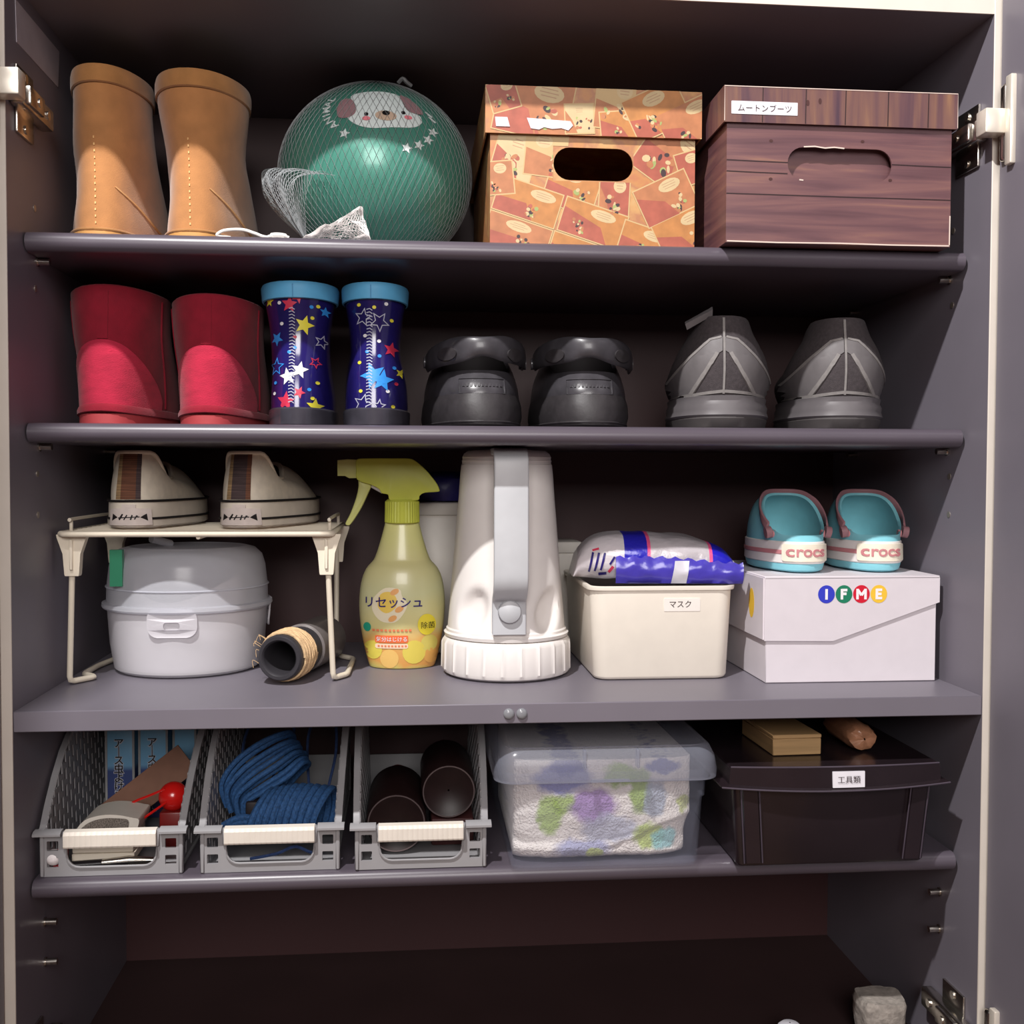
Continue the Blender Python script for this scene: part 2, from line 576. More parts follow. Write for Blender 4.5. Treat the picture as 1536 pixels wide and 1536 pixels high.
def tan_boot(loc, rz, label, wtop, lean, slope, H):
    t = thing('sheepskin_boot', label, 'boot', loc, rz, 'tan sheepskin boots on the top shelf')
    rows = [(0.012, .043, .041, 0.0, .225, .8, 0), (0.03, .042, .040, .002, .222, .8, 0), (0.055, .0405, .037, .006, .205, .85, lean * .2),
            (0.085, .040, .036, .010, .16, .9, lean * .45), (0.11, .039, .037, .010, .135, .95, lean * .6), (0.15, wtop, wtop * .97, .008, .128, .95, lean * .9), (H, wtop + .001, wtop * .98, .006, .128, .95, lean)]
    R = loft_table(rows, 44)
    R = [[(x, y, z + (slope * x + 0.02 * slope) * sstep(.08, H, z)) for x, y, z in r] for r in R]
    inn = []
    for k, dz in ((.94, 0.0), (.88, -0.01), (.76, -0.04), (.70, -.07)):
        top = R[-1]
        cx = sum(p[0] for p in top) / len(top); cy = sum(p[1] for p in top) / len(top)
        inn.append([(cx + (x - cx) * k, cy + (y - cy) * k, z + dz) for x, y, z in top])
    up = MB().rings(R + inn[:1], True, False)
    up.build('shaft', TAN, t)
    MB().rings(inn, False, True).build('lining', FLEECE, t)
    # binding round the top
    band = []
    for (sc, dz) in ((1.0, -.016), (1.035, -.015), (1.045, -.009), (1.045, -.003), (1.02, .0015), (.95, .001)):
        top = R[-1]
        cx = sum(p[0] for p in top) / len(top); cy = sum(p[1] for p in top) / len(top)
        band.append([(cx + (x - cx) * sc, cy + (y - cy) * sc, z + dz) for x, y, z in top])
    MB().rings(band, False, False).build('cuff_binding', TANB, t)
    so = MB()
    so.rings([[(x, y, z) for x, y in outline(44, w, y0, y1, .8, wh)] for z, w, wh, y0, y1 in
              ((0, .0435, .0415, -.001, .226), (.003, .0455, .0435, -.003, .228), (.010, .0455, .0435, -.003, .228), (.0135, .045, .043, -.0025, .2275), (.0145, .0425, .041, .0, .225))])
    so.build('sole', TANS, t)
    wl = MB().tube([(x, y, 0.0155) for x, y in outline(60, .0445, -.001, .227, .8, .0425)], 0.0018, 8, closed=True)
    wl.build('welt', TANB, t)
    cast = front_cast(up.bvh())
    stitches(lambda u: (lean * .3 + 0.001 - 0.004 * u, .022 + u * .085), 14, mat('tan_thread', (222, 178, 120), .8), t, cast, ln=.0022, w=.0012)
    # heel counter seam
    decal('counter_seam', stroke(smooth2([(.041, .03), (.030, .047), (.016, .060)], 5, False), .0012), cast, mat('tan_seam', (210, 160, 108), .9), t, maxlen=.004, thick=.0006)
    return t
tan_boot((-0.4040, 0.100, Z1), math.radians(-1), 'tan sheepskin boot with rolled cuff, nearest the left cabinet wall', .0365, 0.0, 0.0, .175)
tan_boot((-0.3130, 0.097, Z1), math.radians(-3), 'tan sheepskin boot with rolled cuff, beside the netted ball', .0445, -0.002, -0.02, .173)

# red boots
RED = mat('crimson_suede', (134, 16, 38), 0.95, var=0.14, nscale=50, bump=0.35, bscale=700, sheen=0.08)
REDC = mat('crimson_suede_counter', (176, 34, 62), 0.95, var=0.16, nscale=40, bump=0.5, bscale=500, sheen=0.08, stretch=(1, 1, 3))
REDS = mat('brick_red_sole', (168, 62, 66), 0.7, var=0.06)
REDT = mat('dark_red_thread', (96, 10, 26), .9)
def red_boot(loc, rz, label, sc, sz):
    t = thing('sheepskin_boot', label, 'boot', loc, rz, 'red sheepskin boots on the second shelf')
    t.scale = (sc, 1, sz)
    H = .132
    rows = [(.016, .051, .043, 0, .235, .8, 0), (.035, .051, .044, .0, .232, .8, 0), (.06, .05, .046, .001, .21, .85, 0), (.09, .050, .048, .003, .165, .9, 0),
            (.115, .051, .05, .005, .15, .92, 0), (H, .052, .051, .006, .148, .92, 0)]
    R = loft_table(rows, 44)
    top = R[-1]
    cx = 0; cy = .077
    R[-1] = [(x, y, z + .004 * math.cos(x / .05 * 1.4)) for x, y, z in top]
    top = R[-1]
    inn = [[(x * k, cy + (y - cy) * k, z + dz) for x, y, z in top] for k, dz in ((.97, .0015), (.93, 0), (.82, -.02), (.76, -.05))]
    up = MB().rings(R + inn[:2], True, False)
    up.build('shaft', RED, t)
    MB().rings(inn[1:], False, True).build('lining', mat('red_fleece', (130, 26, 44), 1.0, var=.2, nscale=200, bump=.8), t)
    cast = front_cast(up.bvh())
    arch = [(.0425, .0165), (.043, .03), (.040, .048), (.032, .066), (.018, .079), (.0, .083), (-.018, .079), (-.032, .066), (-.040, .048), (-.043, .03), (-.0425, .0165)]
    decal('heel_counter', tri2([smooth2(arch, 4, False)]), cast, REDC, t, maxlen=.006, thick=.0016, label='raised red suede heel counter')
    decal('back_strip', stroke([(0.0, .084), (0, .1), (0, .118), (0, .131)], .011), cast, RED, t, maxlen=.005, thick=.0009)
    for sx in (-.0048, .0048):
        stitches(lambda u, sx=sx: (sx, .086 + u * .044), 12, REDT, t, cast, ln=.0022, w=.0011)
    for sx in (-1, 1):
        vi = 9 if sx > 0 else 35
        sm = MB().tube([r[vi] for r in R[1:-1]], .0014, 6)
        sm.build('side_seam', RED, t)
    so = MB()
    so.rings([[(x, y, z) for x, y in outline(44, w, y0, y1, .8, wh)] for z, w, wh, y0, y1 in
              ((0, .05, .043, -.001, .236), (.002, .052, .045, -.003, .238), (.0105, .052, .045, -.003, .238), (.0115, .051, .044, -.002, .237))])
    so.build('sole', REDS, t)
    wl = MB()
    wl.rings([[(x, y, z + .0016 * math.cos(x * 60)) for x, y in outline(44, w, y0, y1, .8, wh)] for z, w, wh, y0, y1 in
              ((.0115, .051, .0445, -.0015, .237), (.0125, .0545, .0475, -.0052, .2405), (.0165, .0545, .0475, -.0052, .2405), (.0195, .053, .046, -.003, .238), (.0205, .05, .043, .001, .234))])
    wl.build('welt', RED, t)
    return t
red_boot((-0.3988, 0.102, Z2), 0, 'crimson suede boot with arched heel patch, against the left cabinet wall', .92, 1.01)
red_boot((-0.2992, 0.100, Z2), 0, 'crimson suede boot with arched heel patch, beside the star-printed rain boots', .89, .955)

# ------------------------------------------------------------------ star rain boots
NAVY = mat('navy_clear_vinyl', (34, 28, 96), 0.16, var=0.35, nscale=14, coat=0.6, spec=0.6)
CUFF = mat('sky_blue_rubber', (92, 170, 214), 0.55, var=0.05)
CLEARS = mat('clear_rubber_sole', (84, 82, 92), 0.15, var=.25, nscale=40, trans=0.45, coat=.4)
def flatcol(n, rgb, r=.45): return mat(n, rgb, r, var=.03)
YEL = flatcol('print_yellow', (224, 214, 66)); WHT = flatcol('print_white', (225, 224, 226)); PRED = flatcol('print_red', (196, 50, 78))
PBLU = flatcol('print_blue', (52, 142, 224)); PSIL = flatcol('print_silver', (176, 178, 196))
def rain_boot(loc, rz, label, top_w, prints, ankle):
    t = thing('rain_boot', label, 'rain boot', loc, rz, 'star rain boots on the second shelf')
    t.scale = (1, 1, 1.065)
    rows = [(.016, .033, .031, 0, .155, .8, 0), (.03, .033, .031, .001, .152, .82, 0), (.05, .031, .0295, .005, .13, .88, 0), (.072, ankle, ankle, .010, .10, .92, 0),
            (.095, ankle + .0015, ankle + .001, .010, .090, .95, 0), (.12, top_w, top_w - .001, .006, .092, .95, 0), (.131, top_w + .001, top_w, .004, .094, .95, 0)]
    R = loft_table(rows, 44)
    cy = .049
    inn = [[(x * k, cy + (y - cy) * k, z + dz) for x, y, z in R[-1]] for k, dz in ((.93, 0), (.76, -.02), (.66, -.05))]
    body = MB().rings(R + inn[:1], True, False)
    body.build('shaft', NAVY, t)
    MB().rings(inn, False, True).build('lining', mat('navy_lining', (40, 36, 90), .9), t)
    cuff = [[(x * s, cy + (y - cy) * s, z + dz) for x, y, z in R[-1]] for s, dz in ((1.0, -.013), (1.05, -.0125), (1.075, -.004), (1.08, .0), (1.05, .0025), (.93, .0015), (.9, -.006))]
    cm = MB().rings(cuff, False, False)
    cm.build('cuff', CUFF, t)
    decal('cuff_seam', stroke([(-.002, .119), (-.002, .1335)], .0012), front_cast(cm.bvh()), mat('cuff_seam_blue', (70, 140, 186), .6), t, off=.0005, maxlen=.004)
    so = MB()
    so.rings([[(x, y, z) for x, y in outline(44, w, y0, y1, .8, wh)] for z, w, wh, y0, y1 in
              ((0, .033, .031, 0, .156), (.002, .035, .033, -.002, .158), (.016, .0355, .0335, -.0025, .1585), (.0175, .034, .032, -.001, .157))])
    so.build('sole', CLEARS, t)
    cast = front_cast(body.bvh())
    kinds = {'y': YEL, 'w': WHT, 'r': PRED, 'b': PBLU, 's': PSIL}
    for k, col, x, z, r, rot in prints:
        if k == 'star':
            decal('star_print', tri2([star(x, z, r, rot)]), cast, kinds[col], t, off=.0005, maxlen=.005)
        elif k == 'line':
            decal('star_outline_print', star_line(x, z, r, rot, .0013), cast, kinds[col], t, off=.0005, maxlen=.004)
        else:
            decal('dot_print', tri2([ellipse(x, z, r, r * .85, 12)]), cast, kinds[col], t, off=.0005, maxlen=.004)
    # zig-zag welded seam down the back
    z0 = .022; figs = []
    while z0 < .112:
        figs.append(stroke([(-.0065, z0), (-.0035, z0 + .0008), (-.0008, z0 - .0009)], .0008)); z0 += .0030
    o = decal('welded_seam', join2(figs), cast, PSIL, t, off=.0006, maxlen=.003); o['kind'] = 'stuff'
    return t
p1 = [('star', 'y', .008, .094, .0095, .3), ('star', 'r', -.006, .113, .008, .1), ('star', 'r', .003, .120, .007, .5), ('star', 'w', .004, .052, .0085, .2), ('star', 'w', -.0075, .046, .0085, -.2),
      ('star', 'r', -.009, .023, .0095, .1), ('star', 'r', .004, .031, .006, .4), ('star', 'b', -.0195, .082, .007, .6), ('line', 'b', -.02, .056, .009, .1), ('star', 'y', .018, .0185, .008, .1),
      ('star', 'y', -.027, .117, .005, .2), ('line', 's', .0235, .08, .007, .3), ('star', 'b', .027, .108, .005, .1), ('line', 'r', .018, .060, .006, .5)]
p1 += [('dot', c, x, z, .0019, 0) for c, x, z in (('w', -.016, .1145), ('w', -.014, .0955), ('y', .0155, .101), ('r', -.001, .083), ('b', -.001, .073), ('b', -.0065, .069), ('y', .02, .041), ('b', .013, .034), ('w', -.022, .031), ('b', -.021, .041), ('b', .015, .111), ('y', .021, .112), ('y', .016, .026))]
rain_boot((-0.2115, 0.088, Z2), math.radians(-1), 'star rain boot with the yellow star and white star pair, beside the crimson boots', .0355, p1, .0295)
p2 = [('line', 's', -.010, .102, .009, .2), ('line', 's', .006, .098, .010, .6), ('star', 'b', .0, .0475, .013, -.35), ('star', 'b', .009, .043, .011, .15), ('star', 'r', .017, .073, .0075, .2),
      ('line', 's', -.010, .021, .010, .3), ('line', 's', .006, .019, .007, .1), ('star', 'y', .026, .052, .005, .3)]
p2 += [('dot', c, x, z, .0019, 0) for c, x, z in (('y', -.014, .1135), ('y', .001, .111), ('w', .0125, .1145), ('y', .0175, .1), ('w', -.008, .085), ('w', .0055, .08), ('b', -.006, .070), ('b', .006, .066), ('y', -.0135, .060), ('y', -.012, .033), ('w', .014, .033), ('y', .019, .019), ('r', .022, .041), ('b', .02, .056))]
rain_boot((-0.1355, 0.086, Z2), math.radians(-1), 'star rain boot with the large blue star, beside the black clogs', .031, p2, .0255)

# ------------------------------------------------------------------ ball in a net
BC = Vector((-0.136, 0.200, Z1 + 0.1020)); BR = 0.1015
ball = thing('play_ball', 'pearly green rubber ball with a white puppy face and stars, in a net', 'ball', (BC.x, BC.y, Z1))
ball.scale = (1.01, 1, .955)
bl = MB().lathe([(BR * math.sin(PI * i / 48) + 1e-5, BR - BR * math.cos(PI * i / 48) + .0005) for i in range(49)], 72)
GREEN = mat('pearl_green_rubber', (74, 136, 120), 0.30, var=0.06, nscale=8, coat=0.25, metal=0.12)
bl.build('shell', GREEN, ball)
bcast = front_cast(bl.bvh())
def bp(px, py):            # figure coordinates on the ball, measured from its centre
    return ((px - 562) / 1420.0, .1020 + (238 - py) / 1400.0)
def bpoly(pts): return smooth2([bp(*q) for q in pts], 4)
decal('puppy_face_print', tri2([bpoly([(530, 148), (545, 140), (575, 137), (598, 142), (604, 158), (612, 170), (627, 174), (630, 186), (618, 196), (590, 200), (560, 203), (540, 198), (527, 186), (534, 176), (538, 165)])]), bcast, flatcol('ball_print_white', (214, 226, 224)), ball, maxlen=.006, off=.0005)
PINKB = flatcol('ball_print_mauve', (150, 118, 122)); CHK = flatcol('ball_print_pink', (226, 130, 140)); BLKP = flatcol('print_black', (16, 14, 16)); BEI = flatcol('ball_print_beige', (196, 172, 150))
decal('puppy_ear_print', tri2([bpoly([(518, 154), (530, 153), (537, 164), (538, 178), (528, 186), (514, 184), (512, 168)])]), bcast, PINKB, ball, maxlen=.006, off=.0009)
decal('puppy_ear_print', tri2([bpoly([(599, 141), (612, 145), (626, 158), (632, 170), (620, 172), (610, 168), (603, 155)])]), bcast, PINKB, ball, maxlen=.006, off=.0009)
decal('muzzle_print', tri2([ellipse(*bp(580, 182), .0105, .0058)]), bcast, BEI, ball, maxlen=.006, off=.0009)
decal('nose_print', tri2([ellipse(*bp(580, 178), .0038, .0028)]), bcast, BLKP, ball, maxlen=.006, off=.0013)
for q in ((553, 181), (604, 174)):
    decal('eye_print', tri2([ellipse(*bp(*q), .0021, .0021, 14)]), bcast, BLKP, ball, off=.0010)
for q in ((553, 188), (611, 181)):
    decal('cheek_print', tri2([ellipse(*bp(*q), .004, .0025, 16)]), bcast, CHK, ball, off=.0010)
for q in ((523, 211), (609, 229), (626, 222), (639, 211), (646, 197)):
    decal('star_print', tri2([star(*bp(*q), .0058, .2)]), bcast, flatcol('ball_print_white', ()), ball, off=.0006)
for ch, q, an in (('A', (508, 197), 128), ('N', (500, 188), 116), ('I', (496.5, 178.5), 104), ('M', (496, 168.5), 92), ('A', (498, 158), 78), ('L', (503, 149), 62)):
    decal('lettering', text2(ch, *bp(*q), h=.0078, bold=.02, rot=math.radians(an)), bcast, flatcol('ball_print_white', ()), ball, off=.0006, maxlen=.004)
for q in ((640, 168), (645, 176)):
    decal('dash_print', stroke([bp(q[0] - 5, q[1] - 4), bp(q[0] + 5, q[1] + 3)], .0022), bcast, flatcol('ball_print_white', ()), ball, off=.0006)

NET = mat('white_nylon_net', (176, 180, 182), 0.4, var=.05, trans=.4)
net = thing('net_bag', 'fine white nylon net bag with drawcord around the green ball', 'net bag', (BC.x, BC.y, Z1))
net.scale = (1.01, 1, .955)
strands = MB()
for fam in (-1, 1):
    for k in range(84):
        path = []
        for i in range(41):
            th = .10 + (PI - .28) * i / 40
            ph = 2 * PI * k / 84 + fam * .55 * (i / 40) * 2.2
            rr = BR + .0018
            path.append((rr * math.sin(th) * math.cos(ph), rr * math.sin(th) * math.sin(ph), .1020 + rr * math.cos(th)))
        strands.tube(path, .00019, 3)
o = strands.build('netting', NET, net, angle=60); o['kind'] = 'stuff'
# knot on top
kn = MB().tube(smooth([(.024, -.022, .2025), (.029, -.024, .207), (.033, -.023, .2035), (.038, -.02, .2005)], 5), .0022, 6)
kn.build('knot', NET, net)
# the slack of the net gathered to the left and in front
def slack(u, v, jit=0.0):
    """u across 0..1 (left to right), v 0..1 (ball to gather point)"""
    a = lerp(2.75, 4.35, u)
    top = Vector((BR * 1.02 * math.cos(a), BR * 1.02 * math.sin(a), lerp(.105, .07, abs(u - .35) * 1.2)))
    gat = Vector((-.062, -.120, .004))
    p = top.lerp(gat, v)
    out = Vector((math.cos(a), math.sin(a), 0)) * math.sin(v * PI) * .028
    p += out
    p.z += .018 * math.sin(v * PI) + .004 * math.sin(u * 31 + v * 9) * math.sin(v * PI)
    p.z = max(p.z, .0015)
    ctr = Vector((0, 0, .1020)); dv = p - ctr
    if dv.length < BR + .003: p = ctr + dv.normalized() * (BR + .003)
    p.z = max(p.z, .0015)
    p.x = max(p.x, -.135)
    return p
sl = MB()
for k in range(44):
    for fam in (-1, 1):
        path = []
        for i in range(23):
            v = i / 22
            u = k / 43 + fam * .22 * v
            if -0.02 <= u <= 1.02: path.append(slack(min(1, max(0, u)), v))
        if len(path) > 3: sl.tube(path, .00030, 3)
o = sl.build('netting', NET, net, angle=60); o['kind'] = 'stuff'
# crumpled bright corner of the net at the front
cr = MB()
A, B_, D_ = Vector((-.066, -.136, .003)), Vector((-.010, -.118, .040)), Vector((-.001, -.134, .003))
for fam in range(3):
    for k in range(17):
        t = k / 16
        P, Q = ((A, A), (B_, D_)) if fam == 0 else (((A, B_), (D_, D_)) if fam == 1 else ((A, D_), (B_, B_)))
        s0 = P[0].lerp(P[1], t); s1 = Q[0].lerp(Q[1], t)
        path = []
        for i in range(15):
            q = s0.lerp(s1, i / 14)
            q += Vector((.2, -1, .5)) * (.009 * math.sin(PI * i / 14) * math.sin(PI * t) + .0050 * noise.noise(q * 120) + .002 * noise.noise(q * 420))
            q.z = max(q.z, .001)
            path.append(q)
        cr.tube(path, .00045, 3)
o = cr.build('netting', mat('white_net_bunch', (226, 222, 220), .5, var=.05), net, angle=60); o['kind'] = 'stuff'
cord = smooth([(-.078, -.138, .0025), (-.098, -.141, .0028), (-.108, -.142, .006), (-.120, -.1415, .0095), (-.136, -.141, .0085), (-.143, -.141, .004), (-.139, -.1395, .0025), (-.131, -.138, .0022)], 6)
MB().tube(cord, .0016, 8).build('drawcord', mat('white_cord', (226, 222, 216), .8, var=.04), net, label='white drawcord loop')
MB().tube(smooth([(-.096, -.141, .003), (-.09, -.141, .0045), (-.083, -.14, .0045), (-.077, -.139, .003)], 5), [.0018] * 3 + [.003] * 10 + [.0018] * 3, 8).build('cord_knot', mat('white_cord', ()), net)

# ------------------------------------------------------------------ storage boxes on the top shelf
def panel_print_mat(key):
    """collage of paper panels: cream gutters, orange and salmon fields"""
    m = bpy.data.materials.new(key); m.use_nodes = True
    nd, lk = N(m); b = nd['Principled BSDF']; b.inputs['Roughness'].default_value = .45
    tc = nd.new('ShaderNodeTexCoord')
    cols = [lin(c) for c in ((182, 126, 72), (190, 144, 88), (170, 90, 72), (190, 160, 112), (168, 112, 76))]
    nz = nd.new('ShaderNodeTexNoise'); nz.inputs['Scale'].default_value = 38; nz.inputs['Detail'].default_value = 5
    lk.new(tc.outputs['Object'], nz.inputs['Vector'])
    rp = nd.new('ShaderNodeValToRGB'); cr_ = rp.color_ramp; cr_.interpolation = 'LINEAR'
    cr_.elements[0].position = .25; cr_.elements[0].color = (*cols[2], 1)
    cr_.elements[1].position = .75; cr_.elements[1].color = (*cols[3], 1)
    for p, c in ((.42, cols[0]), (.5, cols[4]), (.6, cols[1])):
        e = cr_.elements.new(p); e.color = (*c, 1)
    lk.new(nz.outputs[0], rp.inputs[0]); lk.new(rp.outputs[0], b.inputs['Base Color'])
    return m
COMIC = panel_print_mat('comic_collage_card')
LINEM = flatcol('faded_print_line', (172, 136, 104), .5)
CREAMP = flatcol('comic_cream', (192, 164, 116), .5); INK = flatcol('comic_ink', (60, 44, 46), .5)
ORNG = mat('comic_orange', (178, 120, 66), .5, var=.14, nscale=90); SALM = mat('comic_salmon', (162, 86, 68), .5, var=.14, nscale=90); PALE = mat('comic_pale', (194, 172, 130), .5, var=.05, nscale=90)
GRNP = mat('comic_green', (150, 160, 96), .5, var=.08); TERR = mat('comic_terracotta', (172, 112, 74), .5, var=.14, nscale=90)

def card_box(name, label, x0, x1, y0, y1, z0, z1, lid_h, ov, m, mlid, hole, loc_group):
    cx, cy = (x0 + x1) / 2, (y0 + y1) / 2
    t = thing(name, label, 'storage box', (cx, cy, z0), 0, loc_group)
    X0, X1, Y0, Y1, H = x0 - cx, x1 - cx, y0 - cy, y1 - cy, z1 - z0
    b = MB()
    th = .002
    fl = [[(X0, 0), (X1, 0), (X1, H - .002), (X0, H - .002)]]
    b.plate(fl + [[(a, c) for a, c in reversed(hole)]], lambda u, v, w: (u, Y0 + w, v), th)
    b.box(X0, X1, Y1 - th, Y1, 0, H - .002)
    b.box(X0, X0 + th, Y0 + th, Y1 - th, 0, H - .002)
    b.box(X1 - th, X1, Y0 + th, Y1 - th, 0, H - .002)
    b.box(X0 + th, X1 - th, Y0 + th, Y1 - th, 0, th)
    b.build('body', m, t, angle=30)
    l = MB()
    l.box(X0 - ov, X1 + ov, Y0 - ov, Y1 + ov, H - .0018, H)
    for a in ((X0 - ov, X1 + ov, Y0 - ov, Y0 - ov + .0016), (X0 - ov, X1 + ov, Y1 + ov - .0016, Y1 + ov)):
        l.box(*a, H - lid_h, H - .0018)
    for a in ((X0 - ov, X0 - ov + .0016), (X1 + ov - .0016, X1 + ov)):
        l.box(*a, Y0 - ov + .0016, Y1 + ov - .0016, H - lid_h, H - .0018)
    lid = l.build('lid', mlid, t, angle=30)
    return t, lid, X0, X1, Y0, Y1, H

hole = rrect(-.0397, .0397, .069, .101, .0158, 6)
t, lid, X0, X1, Y0, Y1, H = card_box('storage_box', 'lidded cardboard box printed with orange and cream comic panels', -.0210, .1835, .077, .345, Z1, .5900, .046, .0052, COMIC, COMIC, hole, 'lidded cardboard boxes on the top shelf')
fc = plane_cast(Y0); lc = plane_cast(Y0 - .0052)
def clip_front(fig_pts, x0, x1, z0, z1):
    # Sutherland-Hodgman against the panel rectangle
    def cl(poly, inside, inter):
        out = []
        for i in range(len(poly)):
            a, b = poly[i - 1], poly[i]
            if inside(b):
                if not inside(a): out.append(inter(a, b))
                out.append(b)
            elif inside(a): out.append(inter(a, b))
        return out
    def ix(X): return lambda a, b: (X, a[1] + (b[1] - a[1]) * (X - a[0]) / (b[0] - a[0]))
    def iz(Z): return lambda a, b: (a[0] + (b[0] - a[0]) * (Z - a[1]) / (b[1] - a[1]), Z)
    p = fig_pts
    for ins, it in ((lambda q: q[0] >= x0, ix(x0)), (lambda q: q[0] <= x1, ix(x1)), (lambda q: q[1] >= z0, iz(z0)), (lambda q: q[1] <= z1, iz(z1))):
        if p: p = cl(p, ins, it)
    return p
_pc = [0]
def paper_panel(cx, cz, w, h, rot, m, par, cast, rect, lvl):
    c, s = math.cos(rot), math.sin(rot)
    o0 = .0002 + .00009 * lvl + .000004 * _pc[0]
    _pc[0] += 1
    rq = random.Random(int(cx * 9000) * 31 + int(cz * 9000))
    def R(pts): return [(cx + a * c - b * s, cz + a * s + b * c) for a, b in pts]
    def lay(name, pts, mm, k):
        q = clip_front(R(pts), *rect)
        if len(q) >= 3: decal(name, tri2([q]), cast, mm, par, off=o0 + k * .000014)
    lay('comic_panel', [(-w / 2, -h / 2), (w / 2, -h / 2), (w / 2, h / 2), (-w / 2, h / 2)], CREAMP, 0)
    g = .0012
    lay('comic_field', [(-w / 2 + g, -h / 2 + g), (w / 2 - g, -h / 2 + g), (w / 2 - g, h / 2 - g), (-w / 2 + g, h / 2 - g)], m, 1)
    x1 = rq.uniform(-.1, .3)
    lay('comic_ground', [(-w / 2 + g, -h / 2 + g), (w * x1, -h / 2 + g), (w * (x1 - .15), -h * .05), (-w / 2 + g, h * rq.uniform(-.1, .3))], [SALM, TERR, SALM][lvl % 3], 2)
    bx, bz = rq.uniform(-.1, .22), .27
    lay('speech_bubble', [(w * bx + a, h * bz + b) for a, b in ellipse(0, 0, w * .2, h * .15, 16)], PALE, 3)
    for k in range(3):
        l = rq.uniform(.09, .14)
        lay('print_line', [(w * (bx - l), h * (bz + .06 - .06 * k)), (w * (bx + l), h * (bz + .06 - .06 * k)), (w * (bx + l), h * (bz + .075 - .06 * k)), (w * (bx - l), h * (bz + .075 - .06 * k))], LINEM, 4)
    # plain blots of ink and colour stand in for the drawn figures
    for k in range(2):
        ax, az = rq.uniform(-.32, .32), rq.uniform(-.3, -.05)
        for j in range(7):
            e = ellipse(w * ax + h * rq.uniform(-.1, .1), h * az + h * rq.uniform(-.16, .16), h * rq.uniform(.02, .06), h * rq.uniform(.03, .075), 9, rq.uniform(0, 3))
            lay('printed_blot', e, (INK, PALE, SALM, GRNP, INK, TERR, PALE)[j], 5 + j)
rect = (X0, X1, .0005, H - .046)
hx0, hx1, hz0, hz1 = -.0397, .0397, .069, .101
rects = [(X0, X1, .0005, hz0 - .001), (X0, hx0 - .0005, hz0 - .001, H - .046), (hx1 + .0005, X1, hz0 - .001, H - .046), (hx0 - .0005, hx1 + .0005, hz1 + .001, H - .046)]
body = [o for o in t.children if o.name.startswith('body')][0]
spec = [(-.075, .077, .04, .05, -.28, PALE, 0), (-.045, .082, .04, .04, -.1, CREAMP, 1), (.076, .085, .06, .06, -.6, TERR, 0), (-.02, .053, .05, .04, -.3, ORNG, 0), (.02, .045, .03, .04, -.05, SALM, 1),
        (-.062, .040, .062, .032, -.3, ORNG, 2), (.0, .0225, .062, .032, -.3, ORNG, 2), (.05, .006, .05, .03, -.3, ORNG, 2), (-.072, .010, .062, .030, -.3, TERR, 2), (-.012, -.008, .062, .032, -.3, ORNG, 2),
        (.070, .046, .055, .036, .45, TERR, 3), (.088, .016, .055, .036, .45, ORNG, 3), (.095, .074, .03, .03, .3, SALM, 2), (-.09, .06, .03, .03, .1, TERR, 1)]
for cx, cz, w, h, r, mm, lv in spec:
    for rc in rects: paper_panel(cx * 1.05, cz * 1.12 + .002, w * 1.06, h * 1.12, r, mm, body, fc, rc, lv)
rl = (X0 - .0052, X1 + .0052, H - .046, H)
for cx, cz, w, h, r, mm, lv in [(-.06, H - .02, .075, .06, -.2, TERR, 0), (-.015, H - .03, .03, .03, .05, PALE, 1), (.02, H - .015, .04, .05, -.1, CREAMP, 1), (.03, H - .035, .05, .03, .1, ORNG, 2), (.062, H - .02, .06, .045, .45, ORNG, 3), (.095, H - .03, .06, .04, .45, TERR, 3), (-.09, H - .01, .03, .03, .3, SALM, 1)]:
    paper_panel(cx, cz, w, h, r, mm, lid, lc, rl, lv)
torn = [[(-.098, H - .031), (-.086, H - .031), (-.0835, H - .040), (-.097, H - .040)], [(-.067, H - .031), (-.046, H - .032), (-.024, H - .033), (-.0215, H - .037), (-.026, H - .042), (-.033, H - .040), (-.042, H - .041), (-.05, H - .0395), (-.055, H - .042), (-.063, H - .041)]]
for q in torn:
    decal('torn_label', tri2([q]), lc, flatcol('torn_label_paper', (214, 206, 214), .6), lid, off=.0012, thick=.0002, label='torn remains of a white paper label')

def plank_mat(key, axis, base=(122, 84, 84)):
    m = bpy.data.materials.new(key); m.use_nodes = True
    nd, lk = N(m); b = nd['Principled BSDF']; b.inputs['Roughness'].default_value = .42
    tc = nd.new('ShaderNodeTexCoord'); mp = nd.new('ShaderNodeMapping')
    lk.new(tc.outputs['Object'], mp.inputs['Vector'])
    mp.inputs['Scale'].default_value = (6, 6, 90) if axis == 'h' else (70, 40, 5)
    nz = nd.new('ShaderNodeTexNoise'); nz.inputs['Scale'].default_value = 1.0; nz.inputs['Detail'].default_value = 6; nz.inputs['Distortion'].default_value = .6
    lk.new(mp.outputs[0], nz.inputs['Vector'])
    rp = nd.new('ShaderNodeValToRGB'); c = rp.color_ramp
    cc = [(76, 48, 54), (98, 66, 70), (118, 82, 80), (150, 110, 84)] if axis == 'h' else [(62, 42, 58), (92, 62, 66), (116, 82, 70), (154, 116, 80)]
    c.elements[0].position = .28; c.elements[0].color = (*lin(cc[0]), 1)
    c.elements[1].position = .78; c.elements[1].color = (*lin(cc[3]), 1)
    for p, q in ((.45, cc[1]), (.6, cc[2])):
        e = c.elements.new(p); e.color = (*lin(q), 1)
    lk.new(nz.outputs[0], rp.inputs[0]); lk.new(rp.outputs[0], b.inputs['Base Color'])
    return m
hole = rrect(-.0515, .0515, .0605, .0915, .0152, 6)
t, lid, X0, X1, Y0, Y1, H = card_box('storage_box', 'lidded cardboard box with dark wood plank print beside the right wall', .1995, .4215, .022, .31, Z1, .5785, .034, .004, plank_mat('plank_print_level', 'h'), plank_mat('plank_print_upright', 'v'), hole, 'lidded cardboard boxes on the top shelf')
body = [o for o in t.children if o.name.startswith('body')][0]
